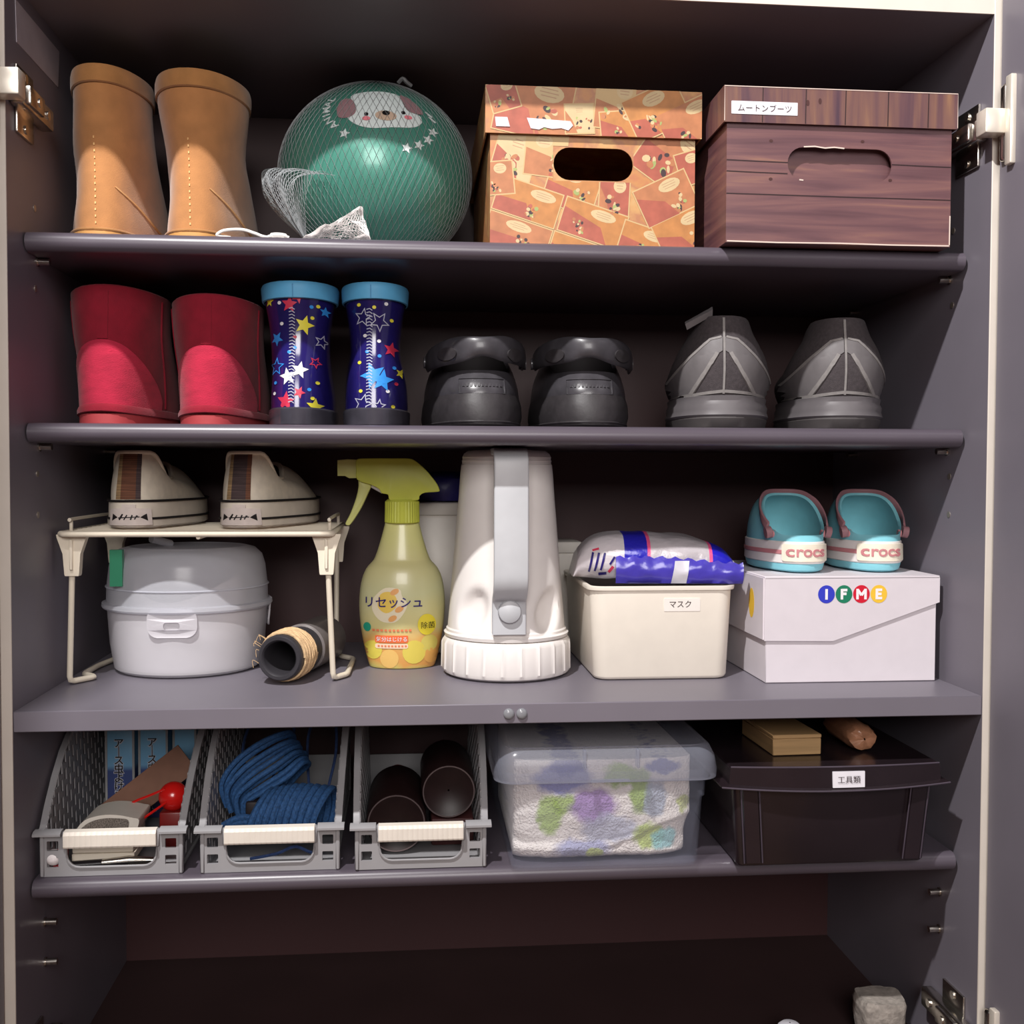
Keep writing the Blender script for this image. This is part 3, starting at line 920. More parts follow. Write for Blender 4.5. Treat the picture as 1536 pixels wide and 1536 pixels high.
MB().box(-.075, .075, Y0 + .010, Y0 + .012, .035, .115).build('inner_liner', plank_mat('plank_print_liner', 'h'), t)
DK = flatcol('plank_gap_print', (44, 24, 26), .6); KN = flatcol('knot_print', (70, 38, 36), .6); WORN = flatcol('worn_card_edge', (214, 196, 184), .8)
fc = plane_cast(Y0); lc = plane_cast(Y0 - .004)
for z, xs in ((.0765, ((X0, -.0515), (.0515, X1))), (.045, ((X0, X1),)), (.066, ((X0, -.0515),))):
    for a, b in xs: decal('plank_gap', stroke([(a, z + .001), ((a + b) / 2, z + .0004), (b, z)], .0011), fc, DK, body, off=.0002)
for x, z in ((-.068, .0965), (.022, .0985), (-.068, .0605), (.05, .0625)):
    decal('knot_print', tri2([ellipse(x, z, .0019, .0014, 12)]), fc, KN, body, off=.0003)
for x in (-.078, -.036, .003, .045, .085):
    decal('plank_gap', stroke([(x, H - .0335), (x + .0005, H - .0005)], .0010), lc, DK, lid, off=.0002)
for x, z in ((-.034, H - .014), (-.022, H - .012)):
    decal('knot_print', tri2([ellipse(x, z, .0016, .0028, 12)]), lc, KN, lid, off=.0003)
lab = decal('label_tag', tri2([rrect(-.108, -.044, H - .0265, H - .0145, .0003, 1)]), lc, flatcol('white_label_tape', (232, 230, 236), .4), lid, off=.0004, thick=.0002, label='white label tape with Japanese lettering')
decal('lettering', text2('ムートンブーツ', -.076, H - .0205, w=.052), plane_cast(Y0 - .0048), INK, lab, off=.0002)
for pts in ([(-.036, .0918), (-.025, .0925), (-.015, .0912), (-.006, .0922), (.004, .0914)], [(-.04, .0606), (-.036, .0602)], [(X0 + .001, .0012), (-.06, .0007), (0, .0013), (.05, .0008), (X1 - .001, .0012)], [(X1 - .0008, .002), (X1 - .0006, .03)]):
    decal('worn_edge', stroke(pts, .0012), fc, WORN, body, off=.0004)
decal('worn_edge', stroke([(X0 - .0036, H - .033), (X0 - .0036, H - .0006), (0, H - .0006), (X1 + .0036, H - .0006), (X1 + .0036, H - .033)], .0007), lc, WORN, lid, off=.0004)

# ------------------------------------------------------------------ low shoes
def low_rings(n, foot, z0, op, zo, m=14, gpow=1.8, hpow=1.0, bulge=0.0):
    """foot=(L,w,wh,p); op=(y0,y1,w,p); zo(t) collar height, t 0 heel .. 1 instep"""
    L, w, wh, p = foot
    base = outline(n, w, 0, L, p, wh)
    top = outline(n, op[2], op[0], op[1], op[3])
    R = []
    for j in range(m + 1):
        s = j / m
        ring = []
        for i in range(n):
            t = (1 - math.cos(2 * PI * i / n)) / 2
            g = s ** gpow
            h = math.sin(s * PI / 2) ** hpow
            hh = lerp(s, h, sstep(.1, .6, t))
            zt = zo(t)
            k = 1 + bulge * math.sin(PI * s) * (1 - t)
            ring.append((lerp(base[i][0], top[i][0], g) * k, lerp(base[i][1], top[i][1], g), z0 + (zt - z0) * hh))
        R.append(ring)
    return R

def inner_rings(top, depth, k=.93, zmin=.012):
    cx = sum(q[0] for q in top) / len(top); cy = sum(q[1] for q in top) / len(top)
    out = []
    for kk, d in ((.985, .0008), (k, -.001), (k * .97, -depth * .5), (k * .93, -depth)):
        out.append([(cx + (x - cx) * kk, cy + (y - cy) * kk, max(zmin, z + d) if d < -.002 else z + d) for x, y, z in top])
    return out

def sole_mb(n, rows, p=.8):
    return MB().rings([[(x, y, z) for x, y in outline(n, w, y0, y1, p, wh)] for z, w, wh, y0, y1 in rows])

BLKR = mat('black_polished_rubber', (62, 60, 64), 0.34, var=.25, nscale=60, bump=.12, bscale=120, coat=.15)
BLKD = mat('black_matte_rubber', (50, 47, 49), 0.5, var=.2, nscale=80, bump=.2, bscale=200)
def clog(loc, rz, label, strap_drop):
    t = thing('strapped_clog', label, 'clog', loc, rz, 'black clogs on the second shelf')
    so = sole_mb(44, ((0, .046, .042, .004, .262), (.003, .053, .049, -.002, .268), (.014, .055, .0525, -.004, .270), (.026, .054, .052, -.001, .268), (.034, .052, .0495, .002, .265)), .74)
    so.build('sole', BLKD, t)
    R = low_rings(44, (.262, .052, .0495, .74), .033, (.016, .13, .036, .85), lambda q: lerp(.058, .088, sstep(.25, .95, q)), 12, 1.9, 1.0)
    R = [[(x, y + .003, z) for x, y, z in r] for r in R]
    inn = inner_rings(R[-1], .03, .9, .03)
    up = MB().rings(R + inn[:2], True, False)
    up.build('upper', BLKR, t)
    MB().rings(inn[1:], False, True).build('footbed', mat('black_footbed', (28, 24, 26), .8), t)
    cast = front_cast(up.bvh()); cs = front_cast(so.bvh())
    fr = rrect(-.023, .023, .0345, .0495, .001, 2)
    decal('embossed_frame', stroke(fr, .0008, True), cast, BLKR, t, maxlen=.005, thick=.0007)
    o = decal('embossed_mark', join2([stroke([(-.0185 + .0037 * k, .0412), (-.0185 + .0037 * k, .0442)], .0020) for k in range(11)]), cast, BLKR, t, maxlen=.005, thick=.0006)
    o['kind'] = 'stuff'
    for z in (.006,):
        g = MB().tube([(x, y, z) for x, y in outline(60, .0545, -.0045, .2705, .75, .0495)], .0010, 6, closed=True)
        g.build('sole_ridge', BLKD, t)
    # heel strap: wide band swung behind the heel
    rings = []
    for i in range(25):
        a = PI * (1.0 + i / 24)        # left side -> behind -> right side
        x = .0505 * math.cos(a); y = .088 + .083 * math.sin(a)
        back = max(0, -math.sin(a))
        zc = .072 + .0075 * back + strap_drop * x
        hw = .011 + .0045 * back
        arch = .006 * math.exp(-(x / .016) ** 2) * back
        dipz = -.0035 * math.exp(-(x / .018) ** 2) * back
        nx, ny = math.cos(a), math.sin(a)
        rings.append([(x + nx * .003, y + ny * .003, zc - hw * .7 + arch), (x + nx * .0042, y + ny * .0042, zc), (x + nx * .003, y + ny * .003, zc + hw * .8 + dipz), (x + nx * .0005, y + ny * .0005, zc + hw + dipz),
                      (x - nx * .002, y - ny * .002, zc + hw * .8 + dipz), (x - nx * .001, y - ny * .001, zc), (x - nx * .002, y - ny * .002, zc - hw * .7 + arch), (x, y, zc - hw + arch)])
    st = MB().rings(rings)
    sto = st.build('heel_strap', BLKR, t, angle=70, subsurf=1)
    cst = front_cast(st.bvh())
    for sx in (-1, 1):
        decal('strap_tab', tri2([ellipse(sx * .034, .0745, .0085, .0065, 14)]), cst, BLKD, sto, maxlen=.004, thick=.001)
        rv = MB().tube([(sx * .055, .086, .072), (sx * .048, .086, .072)], .006, 14)
        rv.build('rivet', BLKR, sto)
    return t
clog((-.0265, .088, Z2), math.radians(2), 'black polished clog with a heel strap, beside the star rain boots', 0.03)
clog((.0815, .086, Z2), math.radians(-3), 'black polished clog with a heel strap, beside the grey sneakers', -.03)

SNM = mat('charcoal_mesh', (66, 60, 62), .9, var=.2, nscale=300, bump=.6, bscale=1500)
SNO = mat('grey_overlay', (102, 98, 99), .55, var=.08, nscale=60, bump=.1)
SNP = mat('pale_piping', (128, 124, 122), .7, var=.1, nscale=200)
SNS = mat('grey_midsole', (98, 94, 96), .5, var=.10, nscale=40)
SND = mat('dark_outsole', (70, 66, 66), .7, var=.1)
def sneaker(loc, rz, label, tab):
    t = thing('sneaker', label, 'sneaker', loc, rz, 'grey sneakers on the second shelf')
    t.scale = (1.07, .8, 1)
    sole_mb(44, ((0, .046, .043, .006, .278), (.002, .050, .047, .002, .282), (.011, .0515, .050, -.002, .285), (.013, .0505, .049, -.001, .284)), .78).build('outsole', SND, t)
    ms = sole_mb(44, ((.0115, .0495, .0485, 0, .283), (.0145, .052, .052, -.0035, .286), (.020, .0505, .0505, -.001, .284), (.0245, .051, .051, -.0015, .284), (.029, .049, .049, .001, .282), (.0335, .050, .050, 0, .283), (.0345, .047, .046, .004, .28)), .78)
    ms.build('midsole', SNS, t)
    H = .115
    L, w, wh = .275, .0465, .0465
    rows = [(.034, 1.0, .004, .0, .0), (.05, 1.09, .001, .0, .0), (.068, 1.13, .0, .0, .0), (.085, 1.02, .003, .1, .0), (.10, .84, .008, .3, 0), (H, .72, .012, .45, 0)]
    R = []
    for z, k, y0, cut, _ in smooth_rows(rows, 3):
        ring = []
        for x, y in outline(44, w, y0, L, .8, wh):
            tt = y / L
            yy = y if y < .12 else lerp(y, .12 + (y - .12) * .25, min(1, max(0, (z - .034) / .08)) ** 1.5)
            zz = z - .030 * sstep(.18, .45, tt) * min(1, (z - .034) / .07) * (1 if tt < .5 else 1) + .0
            ring.append((x * k, yy, max(.034, zz)))
        R.append(ring)
    inn = inner_rings(R[-1], .045, .88, .04)
    up = MB().rings(R + inn[:2], True, False)
    up.build('upper', SNM, t)
    MB().rings(inn[1:], False, True).build('lining', mat('sneaker_lining', (36, 30, 31), .95), t)
    cast = front_cast(up.bvh())
    for sx in (-1, 1):
        q = [(sx * .0012, .093), (sx * .012, .090), (sx * .030, .073), (sx * .051, .050), (sx * .052, .0355), (sx * .029, .0355), (sx * .016, .058), (sx * .0055, .076), (sx * .0012, .079)]
        if sx < 0: q = q[::-1]
        decal('heel_overlay', tri2([q]), cast, SNO, t, maxlen=.006, thick=.0009)
        decal('piping', stroke([(sx * .002, .093), (sx * .012, .0905), (sx * .030, .0735), (sx * .0505, .0515)], .0022), cast, SNP, t, maxlen=.005, thick=.0016)
        decal('piping', stroke([(sx * .006, .077), (sx * .0165, .058), (sx * .029, .0365)], .0034), cast, SNP, t, maxlen=.005, thick=.0015)
    decal('back_seam', stroke([(0, .036), (0.0005, .06), (0, .113)], .0016), cast, SNP, t, maxlen=.005, thick=.0014)
    decal('frayed_edge', stroke([(-.05, .0348), (-.025, .0358), (0, .0385), (.02, .037), (.05, .0345)], .0028), cast, SNP, t, maxlen=.004, thick=.0014)
    if tab:
        tb = MB().rings([[(-.036 + .026 * u + dx, .018 + dy, .108 + .012 * u + .0008 * k) for u, dx, dy, k in ((0, 0, 0, 0), (1, 0, 0, 3), (1, 0, .004, -4), (0, .002, .004, -7))] for _ in (0,)] +
                        [[(-.036 + .026 * u + dx, .026 + dy, .111 + .013 * u + .0008 * k) for u, dx, dy, k in ((0, 0, 0, 0), (1, 0, 0, 3), (1, 0, .004, -4), (0, .002, .004, -7))]])
        tb.build('tongue_tab', SNO, t)
    return t
sneaker((.2170, .083, Z2), math.radians(-12), 'grey mesh sneaker with a folded tongue tab sticking up', True)
sneaker((.3440, .083, Z2), math.radians(-12), 'grey mesh sneaker with smooth collar, nearest the right cabinet wall', False)

# ------------------------------------------------------------------ third row: wire rack, canvas shoes
RACK = mat('cream_coated_wire', (226, 216, 196), .42, var=.03)
RACKP = mat('cream_plastic', (230, 220, 200), .45, var=.03)
rk = thing('wire_rack', 'cream coated wire shelf rack holding the canvas shoes', 'rack', (-.311, .195, 0))
def rp_(x, y, z): return (x + .311, y - .195, z)
xl, xr, yf, yb, zt = -.441, -.177, .108, .285, .1515
MB().tube([rp_(xl, yf, zt), rp_(xl + .004, yf - .004, zt)] + [rp_(x, yf - .005, zt) for x in (xl + .012, -.31, xr - .012)] + [rp_(xr - .004, yf - .004, zt), rp_(xr, yf, zt), rp_(xr, yb, zt), rp_(xl, yb, zt)], .0032, 10, closed=True).build('frame', RACK, rk)
for k in range(10):
    y = yf + .012 + k * (yb - yf - .02) / 9
    MB().tube([rp_(xl, y, zt + .001), rp_(xr, y, zt + .001)], .0016, 6).build('cross_wire', RACK, rk)
for x in (-.308,):
    MB().tube([rp_(x, yf - .005, zt - .0035), rp_(x, yb, zt - .0035)], .0022, 6).build('support_wire', RACK, rk)
for x in (xl + .004, xr - .004):
    MB().tube(smooth([rp_(x, yf + .02, zt), rp_(x, yf + .02, zt + .011), rp_(x, yf + .024, zt + .0135), rp_(x, yb - .024, zt + .0135), rp_(x, yb - .02, zt + .011), rp_(x, yb - .02, zt)], 4), .0018, 8).build('end_guard', RACK, rk)
for i, (x, dx) in enumerate(((xl + .009, .020), (xr - .006, .021))):
    sl_ = .006 if i == 0 else -.004
    path = [rp_(x, yf + .008, zt - .004), rp_(x - .006 * (1 if i == 0 else -1), yf + .010, .0035), rp_(x + dx * .9, yf + .030, .0035), rp_(x + dx * .2 * (1 if i == 0 else 4.6), yf + .05, .0035),
            rp_(x + (.004 if i == 0 else dx), yb - .055, .0035), rp_(x + (.03 if i == 0 else .0), yb - .03, .0035), rp_(x, yb - .012, zt - .004)]
    if i == 0:
        path = [rp_(x, yf + .008, zt - .004), rp_(x - .005, yf + .010, .0035), rp_(x + .013, yf + .034, .0035), rp_(x - .003, yf + .05, .0035), rp_(x - .002, yf + .10, .0035), rp_(x + .008, yb - .02, .0035), rp_(x, yb - .012, zt - .004)]
    sp = []
    for a in range(len(path)):
        p = Vector(path[a])
        if 0 < a < len(path) - 1:
            q0, q1 = Vector(path[a - 1]), Vector(path[a + 1])
            d0 = (q0 - p).normalized() * .005; d1 = (q1 - p).normalized() * .005
            sp += [p + d0, p + (d0 + d1) * .25, p + d1]
        else: sp.append(p)
    MB().tube(sp, .0029, 10).build('leg', RACK, rk)
    for yy in (yf + .008, yb - .012):
        br = MB().rings([[rp_(x + s * w, yy + v, z) for s, v in ((-1, -.005), (1, -.005), (1, .005), (-1, .005))] for w, z in ((.0065, zt - .042), (.0070, zt - .040), (.0085, zt - .02), (.014, zt - .004), (.0145, zt - .001))])
        br.build('leg_bracket', RACKP, rk, angle=30)
        if yy < .2:
            MB().box(x + .311 - .0016, x + .311 + .0016, yy - .195 - .0075, yy - .195 - .005, zt - .036, zt - .006, .0006, 1).build('bracket_rib', RACKP, rk)

CANV = mat('ivory_canvas', (232, 222, 202), .9, var=.07, nscale=120, bump=.25, bscale=1800)
FOX = mat('ivory_rubber', (230, 220, 204), .55, var=.06, nscale=70)
BSTR = flatcol('black_stripe', (26, 20, 22), .6)
RIB = mat('brown_woven_ribbon', (110, 72, 54), .9, var=.5, nscale=14, stretch=(2, 2, 70)); RIB2 = mat('dark_woven_ribbon', (76, 62, 62), .9, var=.5, nscale=14, stretch=(2, 2, 70)); RIB3 = mat('tan_woven_ribbon', (156, 128, 92), .9, var=.4, nscale=14, stretch=(2, 2, 70))
LABW = mat('glossy_heel_label', (226, 214, 206), .2, var=.06, nscale=150, coat=.5)
def canvas_shoe(loc, rz, label, rib):
    t = thing('canvas_shoe', label, 'shoe', loc, rz, 'ivory canvas shoes on the wire rack')
    t.scale = (1.1, 1.04, 1.0)
    fx = sole_mb(52, ((0, .043, .0325, .002, .228), (.002, .046, .0355, -.001, .231), (.026, .0455, .035, -.0005, .2305), (.0275, .0435, .033, .002, .228)), .78)
    fx.build('foxing', FOX, t)
    for z in (.0095, .0275):
        MB().tube([(x, y, z) for x, y in outline(70, .0462, -.0012, .2312, .78, .0357)], .0013, 6, closed=True).build('black_stripe', BSTR, t)
    R = low_rings(52, (.222, .0435, .0333, .8), .0275, (.011, .105, .0235, .9), lambda q: lerp(.0765, .050, sstep(.08, .42, q)) + .016 * sstep(.6, .97, q), 14, 1.25, 1.25, .05)
    R = [[(x, y + .003, z) for x, y, z in r] for r in R]
    inn = inner_rings(R[-1], .05, .9, .03)
    up = MB().rings(R + inn[:2], True, False)
    up.build('upper', CANV, t)
    MB().rings(inn[1:], False, True).build('lining', mat('shoe_dark_lining', (58, 44, 40), .95), t)
    for d in (0, .004, .008):
        MB().tube([(x * (1.012 + d * .6), y + (-.0008 if y < .05 else 0), z - .002 - d) for x, y, z in R[-1] if y < .075][:], .0007, 5).build('collar_stitching', CANV, t) if False else None
    cl = MB().tube([(x * 1.01, y, z + .0005) for x, y, z in R[-1]], .0021, 8, closed=True)
    cl.build('collar_binding', CANV, t)
    cast = front_cast(up.bvh())
    decal('heel_ribbon', tri2([[(-.0085, .029), (.0085, .029), (.0078, .0768), (-.0078, .0768)]]), cast, RIB if rib else RIB2, t, maxlen=.005, thick=.0006, label='brown woven heel ribbon')
    decal('heel_ribbon', tri2([[(-.0135, .029), (-.0085, .029), (-.0078, .0765), (-.0115, .0765)]]), cast, RIB3, t, maxlen=.005, thick=.0004)
    decal('heel_ribbon', tri2([[(.0050, .029), (.0088, .029), (.0080, .0768), (.0045, .0768)]]), cast, RIB if not rib else RIB2, t, maxlen=.005, thick=.0009)
    cf = front_cast(fx.bvh())
    lb = decal('heel_label', tri2([[(-.0175, .003), (.0175, .003), (.0165, .0195), (.006, .0205), (.006, .024), (-.006, .024), (-.006, .0205), (-.0165, .0195)]]), cf, LABW, t, maxlen=.004, thick=.0018, label='white glossy heel label')
    marks = [tri2([[(-.0145, .0075), (-.009, .011), (-.0135, .0148)]]), tri2([[(.0145, .0075), (.009, .011), (.0135, .0148)]])]
    marks += [stroke([(-.0075, .0085), (-.005, .0145)], .0013), stroke([(-.004, .0085), (-.001, .0135)], .0012), stroke([(.0015, .0085), (.003, .0135)], .0014), stroke([(.005, .009), (.007, .013)], .0012), stroke([(-.0085, .0105), (.0085, .0115)], .0010)]
    decal('worn_print', join2(marks), cf, BSTR, lb, off=.0024, maxlen=.004)
    # lacing eyestay
    for k in range(4):
        MB().tube(smooth([(-.016, .112 + .012 * k, .0600 - .0060 * k), (0, .114 + .012 * k, .0650 - .0060 * k), (.016, .112 + .012 * k, .0600 - .0060 * k)], 4), .0018, 6, flat=1.6).build('lace', CANV, t)
    return t
canvas_shoe((-.3815, .132, zt + .0035), math.radians(0), 'ivory canvas shoe with brown heel ribbon, nearest the left wall on the rack', True)
canvas_shoe((-.272, .130, zt + .0035), math.radians(-7), 'ivory canvas shoe with dark heel ribbon, beside the spray bottle on the rack', False)

# ------------------------------------------------------------------ frosted plastics
def frosted(key, rgb, clear=.4, rough=.3, bump=0.0):
    m = bpy.data.materials.new(key); m.use_nodes = True
    nd, lk = N(m); b = nd['Principled BSDF']; out = nd['Material Output']
    b.inputs['Base Color'].default_value = (*lin(rgb), 1); b.inputs['Roughness'].default_value = rough
    tr = nd.new('ShaderNodeBsdfTransparent'); tl = nd.new('ShaderNodeBsdfTranslucent')
    tl.inputs['Color'].default_value = (*lin(rgb), 1)
    nz = nd.new('ShaderNodeTexNoise'); nz.inputs['Scale'].default_value = 30
    mp = nd.new('ShaderNodeMapRange'); mp.inputs['To Min'].default_value = clear - .05; mp.inputs['To Max'].default_value = clear + .05
    tc = nd.new('ShaderNodeTexCoord'); lk.new(tc.outputs['Object'], nz.inputs['Vector']); lk.new(nz.outputs[0], mp.inputs['Value'])
    m1 = nd.new('ShaderNodeMixShader'); m1.inputs[0].default_value = .3
    lk.new(b.outputs[0], m1.inputs[1]); lk.new(tl.outputs[0], m1.inputs[2])
    m2 = nd.new('ShaderNodeMixShader'); lk.new(mp.outputs[0], m2.inputs[0])
    lk.new(m1.outputs[0], m2.inputs[1]); lk.new(tr.outputs[0], m2.inputs[2])
    lk.new(m2.outputs[0], out.inputs['Surface'])
    return m
FROST = frosted('frosted_polypropylene', (236, 234, 238), .26, .28)
FROSTL = frosted('frosted_lid', (226, 228, 236), .36, .22)

# round container under the rack
rc = thing('round_container', 'round frosted plastic container with clip lid under the wire rack', 'container', (-.3400, .216, 0))
rc.scale = (.965, .965, 1)
MB().lathe([(.066, 0), (.076, .001), (.080, .004), (.0845, .03), (.087, .066), (.0885, .0675), (.0865, .069), (.083, .066), (.078, .006), (.07, .004)], 72, cap0=True, cap1=True).build('bowl', FROST, rc)
lidm = MB().lathe([(.0855, .0685), (.0915, .068), (.093, .070), (.0925, .0735), (.088, .0745), (.0875, .090), (.0850, .112), (.0815, .123), (.074, .130), (.064, .1325), (.062, .1315), (.05, .1315), (.0, .1315)], 72, cap0=False, cap1=False)
lid = lidm.build('lid', FROSTL, rc)
for r, z in ((.0882, .0905),):
    MB().tube([(r * math.cos(2 * PI * i / 64), r * math.sin(2 * PI * i / 64), z) for i in range(64)], .0009, 6, closed=True).build('lid_bead', FROSTL, lid)
LC = mat('milky_latch', (220, 222, 230), .3, var=.03, trans=.3)
for a in (-PI / 2, .25):
    M_ = Matrix.Rotation(a + PI / 2, 4, 'Z')
    q = MB().plate([rrect(-.026, .026, .044, .074, .011, 5), list(reversed(rrect(-.0085, .0085, .052, .060, .003, 3)))], lambda u, v, w: (u, -.0905 + (u * u) * 5 + (.074 - v) * .10 - w, v), .0018).xf(M_)
    q.build('latch', FROST, rc)
gc = MB().rings([[(x - .062, y - .066, z) for x, y in ((-.006, -.004), (.007, -.004), (.007, .004), (-.006, .004))] for z in (.095, .097, .126, .131, .1325)])
gc.build('green_clip', mat('green_plastic_clip', (60, 160, 120), .35, var=.05, trans=.25), rc, label='green plastic clip')
# folded pieces inside
for k in range(3):
    pts = []
    R_ = []
    for j in range(7):
        rad = .072 - .005 * k
        R_.append([(rad * math.cos(a) * (1 - .06 * j * j / 36), rad * math.sin(a) * (1 - .06 * j * j / 36), .008 + k * .028 + .004 * j * (1 + .5 * math.sin(a * 2 + k))) for a in [2 * PI * i / 36 for i in range(36)]])
    MB().rings(R_).build('dish', mat('white_dish', (216, 210, 210), .4, var=.05), rc)
bt = MB().tube([(-.02, -.05, .134), (-.036, -.062, .153)], .0045, 8)
MB().box(-.052, -.04, -.02, 0, 0, .001)
hd = MB().tube(smooth([(-.022, .012, .1335), (-.030, .0, .137), (-.038, -.012, .1405)], 4), .0042, 10)
hd.build('lid_handle', LC, rc)

# tube with jute twine
tw = thing('twine_tube', 'dark hollow tube wound with jute twine lying under the wire rack', 'tube', (-.229, .100, .0272), math.radians(-15))
TUB = mat('black_tube_end', (52, 50, 54), .45, var=.1); TUBG = mat('grey_tube_wrap', (112, 106, 104), .4, var=.1, coat=.2)
JUTE = mat('jute_twine', (210, 178, 136), .95, var=.22, nscale=220, bump=.6, bscale=900)
def cyl_y(prof, n=40):
    mb = MB(); mb.rings([[(r * math.cos(2 * PI * i / n), y, r * math.sin(2 * PI * i / n)) for i in range(n)] for r, y in prof], False, True)
    return mb
cyl_y([(.0165, .12), (.0165, .003), (.0172, .0006), (.0185, -.0008), (.0215, -.0008), (.0228, .0008), (.0232, .003), (.0232, .135), (.0165, .135), (.001, .135)]).build('core', TUB, tw)
wrap = cyl_y([(.0233, .062), (.0255, .064), (.0255, .133), (.0233, .135)]); wrap.build('wrap', TUBG, tw)
hel = []
turns = 17
for i in range(turns * 24 + 1):
    a = 2 * PI * i / 24; y = .008 + .0021 * i / 24
    rr = .0239 + .0006 * math.sin(i * .37) + (.0012 if 4 < i / 24 < 13 else 0)
    hel.append((rr * math.cos(a), y, rr * math.sin(a)))
MB().tube(hel, .00135, 6).build('twine', JUTE, tw, label='tan jute twine winding')
for k in range(7):
    a = PI * .75 + rnd.random() * 1.2
    p = Vector((.0255 * math.cos(a), .01 + .03 * rnd.random(), .0255 * math.sin(a)))
    MB().tube(smooth([p, p + Vector((-.004, -.002, .003)) * (1 + rnd.random()), p + Vector((-.006 - .004 * rnd.random(), -.003, -.004 + .012 * rnd.random()))], 4), .0003, 4).build('loose_fibre', JUTE, tw)

# spray bottle
SB = (-.1075, .203, 0)
sp = thing('spray_bottle', 'pale yellow trigger spray bottle with lime green head and citrus label', 'spray bottle', SB)
prof = [(.0, .0015), (.028, .0005), (.034, .0), (.0365, .003), (.041, .02), (.0448, .04), (.0468, .062), (.0465, .08), (.0440, .096), (.0390, .108), (.0325, .1155), (.0305, .1185), (.0275, .126), (.0232, .140), (.0198, .153), (.0185, .1585)]
bod = MB()
PR = [(p.x, p.y) for p in smooth([(a, b, 0) for a, b in prof], 4)]
bod.lathe(PR, 56, sy=.64, cap0=False)
BOT = bpy.data.materials.new('citrus_bottle_film'); BOT.use_nodes = True
nd, lk = N(BOT); b = nd['Principled BSDF']; b.inputs['Roughness'].default_value = .32; b.inputs['Coat Weight'].default_value = .2
tc = nd.new('ShaderNodeTexCoord'); sx = nd.new('ShaderNodeSeparateXYZ'); lk.new(tc.outputs['Object'], sx.inputs[0])
nz = nd.new('ShaderNodeTexNoise'); nz.inputs['Scale'].default_value = 40; lk.new(tc.outputs['Object'], nz.inputs['Vector'])
ma = nd.new('ShaderNodeMath'); ma.operation = 'MULTIPLY_ADD'; ma.inputs[1].default_value = .022; lk.new(nz.outputs[0], ma.inputs[0]); lk.new(sx.outputs[2], ma.inputs[2])
rp = nd.new('ShaderNodeValToRGB'); lk.new(ma.outputs[0], rp.inputs[0])
mr = nd.new('ShaderNodeMapRange'); mr.inputs['From Max'].default_value = .16; lk.new(ma.outputs[0], mr.inputs[0]); lk.new(mr.outputs[0], rp.inputs[0])
e = rp.color_ramp.elements
e[0].position = .06; e[0].color = (*lin((206, 196, 110)), 1); e[1].position = .95; e[1].color = (*lin((214, 212, 142)), 1)
for p, c in ((.11, (218, 158, 84)), (.26, (222, 172, 96)), (.36, (216, 206, 142)), (.6, (206, 206, 158)), (.78, (208, 202, 146))):
    q = e.new(p); q.color = (*lin(c), 1)
lk.new(rp.outputs[0], b.inputs['Base Color'])
bod.build('bottle', BOT, sp)
LIME = mat('lime_plastic', (200, 206, 82), .38, var=.04); LIMEN = mat('pale_lime_nozzle', (206, 208, 128), .4, var=.04)
col = MB()
n = 72
col.rings([[((r + (.0006 if i % 2 else 0) * rib) * math.cos(2 * PI * i / n), (r + (.0006 if i % 2 else 0) * rib) * math.sin(2 * PI * i / n), z) for i in range(n)] for r, z, rib in ((.0178, .1575, 0), (.0186, .1585, 1), (.0183, .172, 1), (.0182, .181, 1), (.016, .1835, 0))])
col.build('collar', LIME, sp, angle=25)
def hp(cx, cy):   # head outline from the side view, metres
    return ((480 + cx / 4.15 - 604) / 1368, .159 + (786 - (660 + cy / 4.15)) / 1368)
def extrude_xz(name, pts, hw, m, parent, bev=.0025, seg=3, sub=5, label=None):
    P = [hp(*q) for q in pts]
    P = smooth2(P, sub) if sub else P
    bm = bmesh.new()
    f = bm.faces.new([bm.verts.new((x, -hw, z)) for x, z in P])
    r = bmesh.ops.extrude_face_region(bm, geom=[f])
    bmesh.ops.translate(bm, verts=[v for v in r['geom'] if isinstance(v, bmesh.types.BMVert)], vec=(0, 2 * hw, 0))
    bmesh.ops.recalc_face_normals(bm, faces=bm.faces[:])
    ed = [e for e in bm.edges if abs(e.verts[0].co.y - e.verts[1].co.y) < 1e-6]
    if bev: bmesh.ops.bevel(bm, geom=ed, offset=bev, segments=seg, profile=.5, affect='EDGES', clamp_overlap=True)
    mb = MB().bm(bm)
    return mb, mb.build(name, m, parent, label=label)
extrude_xz('trigger_head', [(236, 140), (300, 131), (460, 130), (560, 131), (605, 152), (665, 205), (722, 275), (745, 322), (735, 336), (655, 342), (622, 362), (612, 388), (520, 390), (440, 388), (428, 354), (388, 345), (372, 318), (320, 292), (240, 262), (234, 200)], .0125, LIME, sp, .003, 3, 3)
extrude_xz('nozzle', [(118, 142), (180, 136), (246, 140), (246, 252), (190, 254), (165, 240), (118, 240)], .0095, LIMEN, sp, .0012, 2, 0)
extrude_xz('trigger', [(248, 250), (322, 288), (306, 345), (262, 440), (205, 530), (182, 547), (165, 532), (196, 470), (232, 370), (246, 300)], .006, LIMEN, sp, .002, 2, 3)
tank = MB().tube([(hp(330, 290)[0], 0, hp(330, 290)[1]), (hp(400, 330)[0], 0, hp(400, 330)[1])], .004, 10); tank.build('spring_guide', WHT, sp)
scast = front_cast(bod.bvh())
def lp_(px, py): return ((px - 604) / 1400, .0745 + (900 - py) / 1400)
decal('blossom_print', tri2([smooth2([lp_(*q) for q in ((566, 890), (580, 880), (600, 882), (604, 892), (612, 905), (604, 922), (592, 932), (572, 930), (560, 915), (560, 900))], 4)]), scast, flatcol('blossom_cream', (238, 228, 196)), sp, off=.0004, maxlen=.005)
